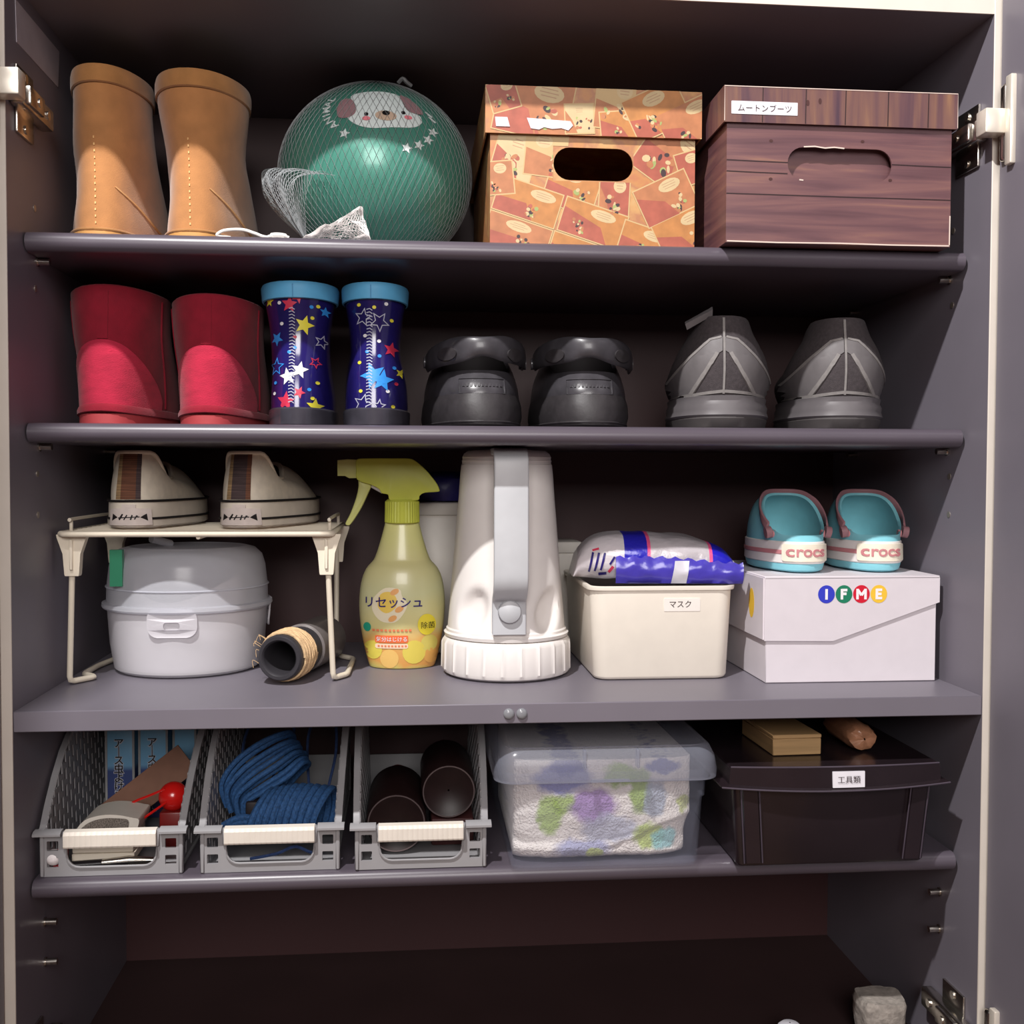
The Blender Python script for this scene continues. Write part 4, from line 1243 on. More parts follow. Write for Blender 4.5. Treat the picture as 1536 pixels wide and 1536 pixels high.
decal('blossom_print', tri2([smooth2([lp_(*q) for q in ((572, 890), (586, 886), (596, 896), (594, 910), (580, 918), (568, 908))], 4)]), scast, flatcol('blossom_yellow', (240, 206, 96)), sp, off=.0007, maxlen=.005)
for q in ((593, 886), (590, 926), (600, 912)):
    decal('petal_print', tri2([ellipse(*lp_(*q), .0050, .003, 14, .5)]), scast, flatcol('petal_orange', (236, 172, 104)), sp, off=.0009, maxlen=.005)
for q, rr, c in (((622, 978), .0125, (222, 204, 92)), ((585, 988), .010, (232, 190, 110)), ((560, 975), .010, (222, 206, 88)), ((645, 965), .009, (214, 200, 104)), ((648, 985), .008, (226, 170, 92))):
    decal('citrus_print', tri2([ellipse(*lp_(*q), rr, rr * 1.05, 18)]), scast, flatcol('citrus_%d_%d' % q, c), sp, off=.0004, maxlen=.005)
NAVT = flatcol('navy_lettering', (40, 30, 110), .4)
decal('lettering', text2('リセッシュ', *lp_(592, 902), w=.060, bold=.012), scast, NAVT, sp, off=.0011, maxlen=.005, label='navy Japanese product lettering')
decal('round_badge', tri2([ellipse(*lp_(641, 936), .0098, .0115, 24)]), scast, flatcol('badge_yellow', (232, 214, 60)), sp, off=.0008, maxlen=.004)
decal('lettering', text2('除菌', *lp_(642.5, 937), w=.0145, bold=.0), scast, BLKP, sp, off=.0012, maxlen=.004)
decal('leaf_badge', tri2([ellipse(*lp_(552, 940), .0042, .005, 16)]), scast, flatcol('badge_green', (40, 160, 130)), sp, off=.0008, maxlen=.004)
decal('red_banner', tri2([rrect(*[lp_(564, 0)[0], lp_(613, 0)[0]], lp_(0, 963)[1], lp_(0, 952)[1], .0008, 2)]), scast, flatcol('banner_orange', (238, 112, 62)), sp, off=.0008, maxlen=.005)
decal('lettering', text2('気分はじける', *lp_(588.5, 957.5), w=.0325, bold=.01), scast, WHT, sp, off=.0012, maxlen=.005)
decal('pale_banner', tri2([rrect(*[lp_(564, 0)[0], lp_(613, 0)[0]], lp_(0, 972)[1], lp_(0, 964.5)[1], .002, 3)]), scast, flatcol('banner_pale', (246, 214, 186)), sp, off=.0008, maxlen=.005)
o = decal('small_print', join2([stroke([lp_(568 + 5 * k, 968), lp_(571 + 5 * k, 968)], .0018) for k in range(9)] + [stroke([lp_(560 + 6 * k, 944), lp_(564 + 6 * k, 944)], .0022) for k in range(10)]), scast, flatcol('small_print_orange', (232, 130, 88)), sp, off=.0012, maxlen=.004); o['kind'] = 'stuff'

# white canister and blue bag behind the bottle
WHP = mat('white_plastic', (214, 208, 200), .45, var=.03)
cn = thing('storage_canister', 'tall white plastic canister behind the spray bottle', 'canister', (-.068, .305, 0))
MB().box(-.044, .044, -.03, .035, 0, .165, .006, 3).build('body', WHP, cn)
MB().box(-.046, .046, -.032, .037, .1625, .178, .003, 2).build('lid', WHP, cn)
bagm = MB().lathe([(.0, .0), (.036, .001), (.040, .012), (.038, .027), (.028, .034), (.001, .036)], 24, sy=.7, cap0=False, cap1=False)
bagm.v = [(x + .003 * noise.noise(Vector((x, y, z)) * 60), y, z) for x, y, z in bagm.v]
tag(bagm.build('folded_bag', mat('dark_blue_bag', (36, 32, 104), .4, var=.3, nscale=40, bump=.4, bscale=80), loc=(-.056, .305, .178)), 'dark blue folded bag lying on the tall white canister', 'bag')
MB_ = None

# lantern
la = thing('lantern', 'white plastic torch lantern standing on its ribbed lens ring', 'lantern', (.0035, .158, 0))
LW = mat('white_lantern_plastic', (236, 231, 226), .35, var=.02, coat=.1); LG = mat('pale_grey_handle', (188, 190, 193), .42, var=.03)
body = MB()
n = 96; Rr = []
bp_ = [(.0615, .040), (.0655, .041), (.0665, .0445), (.064, .046), (.064, .0485), (.0625, .05), (.0620, .056), (.0595, .085), (.0565, .12), (.053, .165), (.0495, .21), (.0478, .222), (.0475, .2225), (.0475, .2255), (.0468, .226), (.0468, .229), (.0460, .2295), (.0455, .233), (.041, .2362), (.02, .2372), (.001, .2374)]
bp_ = [(p.x, p.y) for p in smooth([(a, b, 0) for a, b in bp_[5:10]], 8)][:-1]
bp_ = [(.0615, .040), (.0655, .041), (.0665, .0445), (.064, .046), (.064, .0485)] + bp_ + [(.053, .165), (.0512, .185), (.0495, .21), (.0482, .2215), (.0474, .222), (.0474, .225), (.048, .2256), (.0470, .226), (.0470, .2285), (.0474, .229), (.0455, .233), (.041, .2362), (.02, .2372), (.001, .2374)]
for r, z in bp_:
    ring = []
    for i in range(n):
        a = 2 * PI * i / n
        rr = r
        for a0, z0 in ((-PI / 2 - .70, .072), (-PI / 2 + .72, .070)):
            d = (a - a0 + PI) % (2 * PI) - PI
            q = (d / .27) ** 2 + ((z - z0 - d * .02) / .019) ** 2
            rr -= .0105 * math.exp(-q ** 2.5)
        ring.append((rr * math.cos(a), rr * math.sin(a), z))
    Rr.append(ring)
body.rings(Rr)
body.build('body', LW, la, angle=35)
ring = MB(); n = 176
ring.rings([[((r + g * (.0013 if (i % 8) == 0 else 0)) * math.cos(2 * PI * i / n), (r + g * (.0013 if (i % 8) == 0 else 0)) * math.sin(2 * PI * i / n), z) for i in range(n)] for r, z, g in
            ((.05, .0, 0), (.062, .0005, 0), (.0665, .003, 0), (.0682, .007, 1), (.0678, .034, 1), (.0668, .0375, .6), (.0655, .0395, 0), (.06, .0405, 0))])
ring.build('lens_ring', LW, la, angle=30, label='ribbed white lens ring')
def sweep(path, w, th, name, m, parent):
    mb = MB(); rings = []
    for i, (y, z) in enumerate(path):
        y0, z0 = path[max(i - 1, 0)]; y1, z1 = path[min(i + 1, len(path) - 1)]
        ty, tz = y1 - y0, z1 - z0; l = math.hypot(ty, tz) or 1
        ny, nz_ = -tz / l, ty / l
        sec = rrect(-w, w, -th, th, .0018, 3)
        rings.append([(a - .003, y + ny * b, z + nz_ * b) for a, b in sec])
    mb.rings(rings)
    return mb, mb.build(name, m, parent, angle=40)
hpth = [(p.x, p.y) for p in smooth([(-.03, .2345, 0), (-.070, .2340, 0), (-.080, .2285, 0), (-.0845, .218, 0), (-.0860, .17, 0), (-.0870, .12, 0), (-.0850, .102, 0), (-.0765, .091, 0), (-.068, .085, 0), (-.066, .075, 0), (-.0665, .05, 0)], 5)]
_, hobj = sweep(hpth, .0172, .0035, 'handle', LG, la)
kb = MB(); kb.rings([[(-.003 + r * math.cos(2 * PI * i / 28), -.0665 - y, .0735 + r * math.sin(2 * PI * i / 28)) for i in range(28)] for r, y in ((.0118, 0), (.0118, .006), (.0108, .008), (.007, .0095), (.001, .0100))])
kb.build('knob', LG, hobj, label='round grey handle screw')
MB().tube([(.003, -.012, .235), (.003, -.012, .2395)], .0016, 8).build('hook', LG, la)

# white box behind the lantern and bin
wb = thing('storage_box', 'white plastic box at the back between lantern and mask bin', 'storage box', (.062, .333, 0))
MB().box(-.045, .045, -.03, .035, 0, .118, .006, 3).build('body', WHP, wb)
MB().box(-.047, .047, -.032, .037, .1155, .130, .003, 2).build('lid', WHP, wb)

# mask bin
CREAM = mat('cream_polypropylene', (234, 226, 212), .45, var=.02)
mk = thing('plastic_bin', 'cream plastic bin labelled in Japanese under the wet wipes', 'bin', (.1605, .195, 0))
def rr_ring(hx, hy, r, z, n=6): return [(x, y, z) for x, y in rrect(-hx, hx, -hy, hy, r, n)]
mkb = MB()
mkb.rings([rr_ring(.066, .090, .012, 0), rr_ring(.069, .093, .014, .0012), rr_ring(.0705, .0945, .015, .004), rr_ring(.0745, .0965, .016, .088), rr_ring(.0748, .0967, .016, .0925), rr_ring(.0775, .0988, .017, .0930), rr_ring(.078, .0992, .017, .0962), rr_ring(.0775, .099, .0165, .0975), rr_ring(.0735, .0955, .015, .097), rr_ring(.0725, .0945, .015, .09), rr_ring(.068, .0925, .014, .004)])
mkb.build('tub', CREAM, mk)
mc = front_cast(mkb.bvh())
lb = decal('label_tag', tri2([rrect(.0005, .0385, .071, .0845, .0008, 2)]), mc, flatcol('clear_label_tape', (238, 232, 224), .3), mk, off=.0003, maxlen=.01, thick=.0002, label='clear label tape with Japanese lettering')
decal('lettering', text2('マスク', .0175, .0785, w=.0225), mc, INK, lb, off=.0008, maxlen=.01)
for k in range(3):
    MB().box(-.058, .058, -.08, .08, .006 + .022 * k, .027 + .022 * k, .004, 2).build('mask_stack', mat('white_masks', (226, 226, 228), .8, var=.04), mk)

# wet wipes
wp = thing('wipes_pack', 'crinkled foil pack of wipes with blue, grey and pink bands on the bin', 'wipes pack', (.163, .163, .0955), math.radians(-5))
wm = bpy.data.materials.new('printed_foil_wrap'); wm.use_nodes = True
nd, lk = N(wm); b = nd['Principled BSDF']; b.inputs['Roughness'].default_value = .28; b.inputs['Coat Weight'].default_value = .3
tc = nd.new('ShaderNodeTexCoord'); sx = nd.new('ShaderNodeSeparateXYZ'); lk.new(tc.outputs['Object'], sx.inputs[0])
mr = nd.new('ShaderNodeMapRange'); mr.inputs['From Min'].default_value = -.09; mr.inputs['From Max'].default_value = .09; lk.new(sx.outputs[0], mr.inputs[0])
rp = nd.new('ShaderNodeValToRGB'); rp.color_ramp.interpolation = 'CONSTANT'; lk.new(mr.outputs[0], rp.inputs[0])
e = rp.color_ramp.elements
e[0].position = 0; e[0].color = (*lin((214, 208, 212)), 1); e[1].position = .30; e[1].color = (*lin((40, 38, 176)), 1)
for p, c in ((.43, (232, 90, 140)), (.45, (186, 180, 184)), (.79, (232, 90, 140)), (.81, (38, 36, 184)), (.985, (214, 208, 212))):
    q = e.new(p); q.color = (*lin(c), 1)
lk.new(rp.outputs[0], b.inputs['Base Color'])
nb = nd.new('ShaderNodeTexNoise'); nb.inputs['Scale'].default_value = 70; nb.inputs['Detail'].default_value = 3; lk.new(tc.outputs['Object'], nb.inputs['Vector'])
bpn = nd.new('ShaderNodeBump'); bpn.inputs['Strength'].default_value = .5; bpn.inputs['Distance'].default_value = .004; lk.new(nb.outputs[0], bpn.inputs['Height']); lk.new(bpn.outputs[0], b.inputs['Normal'])
Rw = []
for i in range(41):
    u = -1 + 2 * i / 40
    x = u * .088
    k = (1 - abs(u) ** 5)
    ht = .004 + .046 * k ** .6 * (1 - .18 * sstep(.0, 1, u)); hy = .040 + .012 * k
    zc = ht / 2 + .004 * max(0, -u) ** 2 + .003
    ring = []
    for a in [2 * PI * j / 28 for j in range(28)]:
        c, s_ = math.cos(a), math.sin(a)
        y = math.copysign(abs(c) ** .7, c) * hy; z = zc + math.copysign(abs(s_) ** .75, s_) * ht / 2
        nn = noise.noise(Vector((x * 40, y * 40, z * 40))) * .0028 * (k * .7 + .3)
        ring.append((x, y + nn, max(.0008, z + nn)))
    Rw.append(ring)
wpm = MB().rings(Rw); wpm.build('wrap', wm, wp, angle=60)
wc = front_cast(wpm.bvh())
fl = MB(); R2 = []
PUR = mat('violet_foil_flap', (70, 62, 170), .22, var=.15, nscale=40, bump=.5, bscale=90, coat=.3)
for i in range(31):
    x = -.045 + .132 * i / 30
    top = .030 - .006 * sstep(.3, 1, i / 30) + .0016 * math.sin(i * 1.9)
    R2.append([(x, -.0535 - .004 * math.sin(k_ / 6 * PI) + .002 * noise.noise(Vector((x * 60, k_, 1))), lerp(.0028, top, k_ / 6)) for k_ in range(7)] + [(x, -.0505, lerp(top, .002, k_ / 6)) for k_ in range(7)])
fm = MB().rings(R2); fm.build('front_flap', PUR, wp, angle=50, label='violet foil flap')
fcst = front_cast(fm.bvh())
decal('silver_strip', tri2([[(.012, .003), (.028, .003), (.031, .026), (.016, .026)]]), fcst, flatcol('silver_strip', (206, 204, 212), .3), wp, off=.0006, maxlen=.005)
o = decal('foil_print', join2([stroke([(-.072 + .006 * k, .014 + .001 * k), (-.068 + .006 * k, .034)], .0022) for k in range(3)] + [stroke([(-.062, .012), (-.054, .013)], .003), stroke([(-.051, .022), (-.046, .030)], .0022)]), wc, NAVT, wp, off=.0008, maxlen=.004); o['kind'] = 'stuff'
decal('foil_print', join2([stroke([(-.052, .014), (-.0475, .020)], .003), stroke([(-.0685, .036), (-.062, .038)], .002)]), wc, flatcol('foil_print_red', (214, 60, 90)), wp, off=.0008, maxlen=.004)
decal('silver_seal', tri2([ellipse(.084, .022, .006, .016, 14)]), wc, flatcol('silver_strip', ()), wp, off=.0008, maxlen=.004)

# white shoe box with flap lid
SHB = mat('white_coated_card', (216, 209, 214), .5, var=.02)
bx = thing('shoe_box', 'white shoe box with slanted flap and coloured letter discs', 'shoe box', (.352, .172, 0))
X0, X1, Y0, Y1, H = -.0925, .0895, -.1, .1, .109
MB().box(X0 + .001, X1 - .001, Y0 + .0025, Y1, 0, H - .003, .0008, 1).build('tray', SHB, bx)
lidb = MB()
lidb.box(X0 - .0012, X1 + .0012, Y0, Y1 + .001, H - .003, H, .0006, 1)
lid = lidb.build('lid', SHB, bx)
fr = [(X0 - .0012, .0435), (-.022, .0425), (X1 + .0012, .0815), (X1 + .0012, H - .002), (X0 - .0012, H - .002)]
MB().plate([fr], lambda u, v, w: (u, Y0 + w, v), .002).build('front_flap', SHB, lid, angle=30)
sd = [(Y0 + .0015, .0445), (Y1, .0445), (Y1, H - .002), (Y0 + .0015, H - .002)]
MB().plate([sd], lambda u, v, w: (X0 - .0025 + w, u, v), .002).build('side_flap', SHB, lid, angle=30)
fcs = plane_cast(Y0)
for k, (ch, c) in enumerate((('I', (52, 62, 190)), ('F', (30, 124, 92)), ('M', (206, 28, 52)), ('E', (238, 194, 62)))):
    cx = -.0295 + .0184 * k; cz = .0905
    d = decal('letter_disc', tri2([ellipse(cx, cz, .0088, .0092, 32)]), fcs, flatcol('disc_' + ch, c, .4), lid, off=.0003)
    q_ = .0054
    bars = {'I': [[(0, -q_), (0, q_)]], 'F': [[(-.0022, -q_), (-.0022, q_)], [(-.0022, q_ - .0012), (.0034, q_ - .0012)], [(-.0022, .0004), (.0026, .0004)]],
            'E': [[(-.0022, -q_), (-.0022, q_)], [(-.0022, q_ - .0012), (.0034, q_ - .0012)], [(-.0022, 0), (.0028, 0)], [(-.0022, -q_ + .0012), (.0034, -q_ + .0012)]],
            'M': [[(-.0042, -q_), (-.0042, q_)], [(.0042, -q_), (.0042, q_)], [(-.0042, q_ - .0006), (0, -.0012)], [(.0042, q_ - .0006), (0, -.0012)]]}[ch]
    for j, br_ in enumerate(bars):
        decal('letter_bar', stroke([(cx + a, cz + b) for a, b in br_], .0027), fcs, flatcol('disc_letter_white', (240, 236, 238)), d, off=.0005 + .00003 * j)
sdm = MB().rings([[(X0 - .0027, -.062 + .0088 * math.cos(2 * PI * i / 24), .078 + .0155 * math.sin(2 * PI * i / 24)) for i in range(24)], [(X0 - .0026, -.062 + .0088 * math.cos(2 * PI * i / 24), .078 + .0155 * math.sin(2 * PI * i / 24)) for i in range(24)]])
sdm.build('side_disc', flatcol('disc_E', ()), lid)

# small clogs on the shoe box
AQ = mat('aqua_foam', (128, 196, 208), .55, var=.04, nscale=80); WBND = mat('white_foam_band', (232, 226, 222), .5, var=.03); PNK = mat('rose_foam', (196, 128, 132), .5, var=.04); PNKS = mat('mauve_strap', (150, 108, 114), .5, var=.05)
LBL = mat('cream_rubber_plate', (234, 226, 206), .5, var=.04)
def kid_clog(loc, rz, label):
    t = thing('foam_clog', label, 'clog', loc, rz, 'small foam clogs on the shoe box')
    t.scale = (1.04, .9, 1.0)
    sole_mb(48, ((0, .030, .026, .004, .146), (.002, .0345, .0305, 0, .15), (.008, .036, .032, -.002, .152), (.0095, .0355, .0315, -.0015, .1515)), .8).build('sole', AQ, t)
    bd = sole_mb(48, ((.009, .0362, .0322, -.0022, .1522), (.010, .0372, .0332, -.0032, .1532), (.031, .0365, .0325, -.0025, .1525), (.032, .0355, .0315, -.0015, .1515)), .8)
    bd.build('white_band', WBND, t)
    MB().rings([[(x, y, z) for x, y in outline(60, w, y0, y1, .8, wh)] for z, w, wh, y0, y1 in ((.0185, .0371, .0331, -.0031, .1531), (.019, .0377, .0337, -.0037, .1537), (.0225, .0376, .0336, -.0036, .1536), (.023, .0369, .0329, -.0029, .1529))], False, False).build('rose_stripe', PNK, t)
    R = low_rings(48, (.148, .0355, .0315, .8), .0315, (.006, .088, .0300, 1.0), lambda q: .0385 + .003 * sstep(.1, .25, q) + .040 * sstep(.15, 1.0, q), 12, 1.7, .9)
    R = [[(x, y, z) for x, y, z in r] for r in R]
    top = R[-1]
    cx, cy = 0, .047
    inner = []
    for j in range(len(R) - 1, -1, -1):
        inner.append([(x * .93, .005 + y * .935, max(.016, z - .0025 - .012 * (1 - j / 12) ** 2)) for x, y, z in R[j]])
    up = MB().rings(R + inner, False, True)
    up.build('upper', AQ, t)
    # nubs inside the toe
    for x, y in ((-.012, .112), (.006, .118), (.018, .108), (-.02, .1)):
        MB().lathe([(.0035, 0), (.003, .0025), (.001, .0035)], 10, (x, y, .0175)).build('footbed_nub', AQ, t)
    MB().add([(-.017, .084, .058), (-.006, .0905, .060), (-.006, .0915, .055), (-.017, .085, .053)], [(0, 1, 2, 3)])
    # strap swung forward along the rim
    band = []
    for i in range(29):
        a = lerp(.22, 1.78, i / 28) * PI
        # along the collar from one side over the instep
        k = int(round(lerp(9, 39, i / 28)))
        p = top[k]; q = top[k - 1]; r = top[k + 1]
        tng = (Vector(r) - Vector(q)).normalized()
        outw = Vector((p[0], p[1] - .03, .012)).normalized()
        band.append((Vector(p) + outw * .0035, tng, outw))
    rings = []
    for i, (p, tn, ow) in enumerate(band):
        sid = tn.cross(ow).normalized()
        hw = .0055 - .0015 * math.sin(PI * i / 28)
        rings.append([p + sid * hw, p + sid * hw * .8 + ow * .002, p - sid * hw * .8 + ow * .002, p - sid * hw, p - sid * hw * .8 - ow * .0012, p + sid * hw * .8 - ow * .0012])
    st = MB().rings(rings).build('strap', PNKS, t, angle=50, subsurf=1)
    for k in (9, 39):
        p = top[k]; sgn = 1 if p[0] > 0 else -1
        MB().tube([(p[0] + sgn * .0005, p[1], p[2] - .004), (p[0] + sgn * .0065, p[1], p[2] - .005)], .0062, 16).build('rivet', PNKS, st)
        MB().tube([(p[0] - sgn * .0005, p[1], p[2] - .006), (p[0] - sgn * .0035, p[1], p[2] - .006)], .0042, 12).build('rivet_back', PNK, st)
    cast = front_cast(bd.bvh())
    # plate wraps the heel: map flat width to the heel curve
    pl = decal('heel_plate', tri2([rrect(-.0215, .0235, .0115, .0295, .002, 3)]), cast, LBL, t, off=.0006, maxlen=.004, thick=.0012, label='cream heel plate')
    decal('lettering', text2('crocs', -.001, .0205, w=.0350, bold=.016), cast, PNK, pl, off=.0022, maxlen=.003, thick=.0006)
    return t
kid_clog((.3120, .098, .1095), math.radians(0), 'aqua foam clog with rose strap, turned to show its side, beside the wipes')
kid_clog((.3945, .101, .1095), math.radians(-6), 'aqua foam clog with rose strap, nearest the right cabinet wall')

# ------------------------------------------------------------------ fourth row: baskets
BSK = mat('grey_basket_plastic', (150, 149, 151), .42, var=.03); GRIP = mat('ivory_grip_plastic', (222, 214, 202), .5, var=.03)
def rim_z(y):
    pts = [(0, .0425), (.006, .0445), (.02, .060), (.045, .083), (.07, .101), (.10, .116), (.13, .122), (.26, .124)]
    for (a, b), (c, d) in zip(pts, pts[1:]):
        if a <= y <= c: return lerp(b, d, (y - a) / (c - a))
    return pts[-1][1]
def basket(loc, label, hw):
    t = thing('plastic_basket', label, 'basket', loc, 0, 'grey baskets on the fourth shelf')
    D = .255
    def side_x(z, s): return s * (hw - .0035 + .004 * z / .12)
    outer = [(-hw, 0), (hw, 0), (hw + .001, .0425), (-hw - .001, .0425)]
    k = hw / .064
    def sq(cx, z0): return list(reversed(rrect(cx - .0052, cx + .0052, z0, z0 + .0092, .0008, 2)))
    holes = [list(reversed([(-.0415 * k, .0275), (.0415 * k, .0275)] [::-1] + [])) ] if False else []
    big = []
    for a, z, r0 in ((-.0415 * k, .0085, 180), (.0415 * k, .0085, 270)):
        sx = -1 if a < 0 else 1
        for i in range(6):
            an = math.radians(r0 + 90 * i / 5)
            big.append((a - sx * .012 + .012 * math.cos(an), z + .012 + .012 * math.sin(an)))
    big += [(.0415 * k, .0285), (-.0415 * k, .0285)]
    holes = [list(reversed(big))] + [sq(cx * k, z0) for cx in (-.0545, .0545) for z0 in (.0085, .0245)]
    fp = MB().plate([outer] + holes, lambda u, v, w: (u, w + .0015, v), .0028)
    fr = fp.build('front_panel', BSK, t, angle=30)
    # raised edge of the opening and the corner ribs
    MB().tube([(x, .0006, z) for x, z in big], .0011, 6, closed=True).build('opening_lip', BSK, fr)
    for s in (-1, 1):
        MB().box(s * hw - .002, s * hw + .002, .0, .006, .0, .042, .001, 1).build('corner_post', BSK, t)
    MB().box(-hw + .001, hw - .001, .002, D, 0, .0022).build('base', BSK, t)
    MB().box(-hw + .001, hw - .001, D - .002, D, 0, .045).build('back_panel', BSK, t)
    for s in (-1, 1):
        w = MB()
        pitch = .0125; c = 0; y = .006
        while y < D - .002:
            y1 = min(y + .0062, D); y2 = min(y + pitch, D)
            zt_ = rim_z((y + y1) / 2)
            def quad(ya, yb, za, zb):
                za = max(0, za); 
                if zb - za < .0004 or yb - ya < .0003: return
                v = []
                for th in (0, .0014):
                    v += [(side_x(z, s) - s * th, yy, z) for yy, z in ((ya, za), (yb, za), (yb, zb), (ya, zb))]
                w.add(v, [(0, 1, 2, 3), (7, 6, 5, 4), (0, 4, 5, 1), (1, 5, 6, 2), (2, 6, 7, 3), (3, 7, 4, 0)])
            quad(y, y1, 0, zt_)
            zt2 = rim_z((y1 + y2) / 2)
            z = .006 + (.0085 if c % 2 else 0)
            last = 0
            while z < zt2 - .004:
                quad(y1, y2, last, z); last = z + .0115; z += .0170
            quad(y1, y2, last, zt2)
            y += pitch; c += 1
        o = w.build('side_wall', BSK, t, angle=20)
        # flat rim flange
        rim = MB(); rr = []
        ys = [0, .003, .006, .012, .02, .03, .045, .06, .07, .085, .1, .115, .13, .18, D]
        for y in ys:
            z = rim_z(y); x = side_x(z, s)
            wdt = .0056
            rr.append([(x - s * .001, y, z - .001), (x + s * wdt, y, z - .0025), (x + s * (wdt + .0004), y, z - .0005), (x + s * wdt, y, z + .0012), (x, y, z + .0022), (x - s * .001, y, z + .0012)])
        rim.rings(rr)
        rim.build('side_rim', BSK, t, angle=40)
    fm = MB().rings([[(x, -.0065, .0405), (x, -.0065, .0425), (x, -.003, .0446), (x, .004, .0448), (x, .0045, .042), (x, .0, .0405)] for x in (-hw - .0065, -hw, -.045 * k)])
    fm.build('front_rim', BSK, t, angle=30)
    fm = MB().rings([[(x, -.0065, .0405), (x, -.0065, .0425), (x, -.003, .0446), (x, .004, .0448), (x, .0045, .042), (x, .0, .0405)] for x in (.045 * k, hw, hw + .0065)])
    fm.build('front_rim', BSK, t, angle=30)
    MB().box(-.0445 * k, .0445 * k, -.002, .0045, .0270, .0435, .001, 1).build('grip_frame', BSK, t)
    g = MB(); R = []
    nr = 68
    for i in range(nr + 1):
        x = lerp(-.0425 * k, .0425 * k, i / nr)
        d = .0004 if (i % 4 == 0) else 0
        R.append([(x, -.0030, .0285), (x, -.0065 + d, .0290), (x, -.0072 + d, .0305), (x, -.0072 + d, .0410), (x, -.0050 + d, .0440), (x, .002, .0447), (x, .002, .0438), (x, -.0015, .0428)])
    g.rings(R).build('grip', GRIP, t, angle=20, label='ivory ribbed grip')
    return t
basket((-.3788, .047, Z4), 'grey slotted basket with blue packs and a red ball, at the left wall', .0635)
basket((-.2315, .045, Z4), 'grey slotted basket holding blue rope hanks', .0635)
basket((-.0885, .041, Z4), 'grey slotted basket holding dark bottles, beside the clear box', .0610)
FLR = Z4 + .0024

# first basket
def pack_mat():
    m = bpy.data.materials.new('blue_pack_print'); m.use_nodes = True
    nd, lk = N(m); b = nd['Principled BSDF']; b.inputs['Roughness'].default_value = .3
    tc = nd.new('ShaderNodeTexCoord'); sx = nd.new('ShaderNodeSeparateXYZ'); lk.new(tc.outputs['Object'], sx.inputs[0])
    mr = nd.new('ShaderNodeMapRange'); mr.inputs['From Min'].default_value = 0; mr.inputs['From Max'].default_value = .14; lk.new(sx.outputs[2], mr.inputs[0])
    rp = nd.new('ShaderNodeValToRGB'); lk.new(mr.outputs[0], rp.inputs[0]); e = rp.color_ramp.elements
    e[0].position = 0; e[0].color = (*lin((58, 62, 110)), 1); e[1].position = 1; e[1].color = (*lin((150, 190, 190)), 1)
    for p, c in ((.38, (70, 84, 132)), (.42, (120, 170, 206)), (.8, (130, 186, 216))):
        q = e.new(p); q.color = (*lin(c), 1)
    lk.new(rp.outputs[0], b.inputs['Base Color'])
    return m
PACK = pack_mat()
for i, (x0, x1, y) in enumerate(((-.4265, -.397, .205), (-.392, -.362, .207), (-.356, -.332, .209))):
    t = thing('repellent_pack', ['slim blue pack with vertical Japanese lettering, against the left basket side', 'slim blue pack with vertical Japanese lettering, in the middle of three', 'slim blue pack without visible lettering, nearest the rope basket'][i], 'pack', ((x0 + x1) / 2, y, FLR), 0, 'blue packs in the first basket')
    hw = (x1 - x0) / 2
    MB().box(-hw, hw, 0, .06, 0, .136, .002, 2).build('carton', PACK, t)
    for s in (-1, 1):
        MB().box(s * hw * .97 - .0012, s * hw * .97 + .0012, -.0006, .001, .001, .135).build('edge_line', mat('pack_edge', (150, 150, 150), .4), t)
    if i < 2:
        decal('lettering_halo', text2('ア｜ス虫よけネット', -.001, .046, h=.084, vertical=True, bold=.07), plane_cast(0), flatcol('pack_halo', (196, 196, 204)), t, off=.0003)
        decal('lettering', text2('ア｜ス虫よけネット', -.001, .046, h=.084, vertical=True, bold=.015), plane_cast(0), BLKP, t, off=.0006)
kb = MB().box(-.048, .048, -.001, .001, -.0165, .0165, .0004, 1)
kb.xf(Matrix.Translation((0, 0, .053)) @ Matrix.Rotation(math.radians(-12), 4, 'X') @ Matrix.Rotation(math.radians(-38), 4, 'Y'))
cx, cy = -.366, .140
tag(kb.build('kraft_board', mat('brown_kraft_card', (122, 88, 72), .85, var=.08, nscale=80), loc=(cx, cy, FLR)), 'brown kraft card leaning across the blue packs', 'card')
rb = thing('bobble_toy', 'small glossy red ball with thin red strap in the first basket', 'toy', (-.3355, .112, FLR))
REDP = mat('glossy_red_plastic', (206, 26, 22), .22, var=.04, coat=.4)
MB().lathe([(.0145 * math.sin(PI * i / 20) + 1e-5, .052 - .0145 * math.cos(PI * i / 20)) for i in range(21)], 28).build('ball', REDP, rb)
MB().box(-.012, .012, -.010, .012, 0, .0385, .002, 2).build('base', mat('dark_red_plastic', (120, 24, 22), .4), rb)
MB().tube(smooth([(-.004, -.014, .050), (-.012, -.018, .045), (-.024, -.02, .037), (-.036, -.018, .028), (-.045, -.012, .022)], 5), .0013, 6).build('strap', REDP, rb)
MB().tube(smooth([(-.006, -.009, .062), (-.02, -.008, .056), (-.038, -.004, .048), (-.055, 0, .036)], 5), .0013, 6).build('strap', REDP, rb)
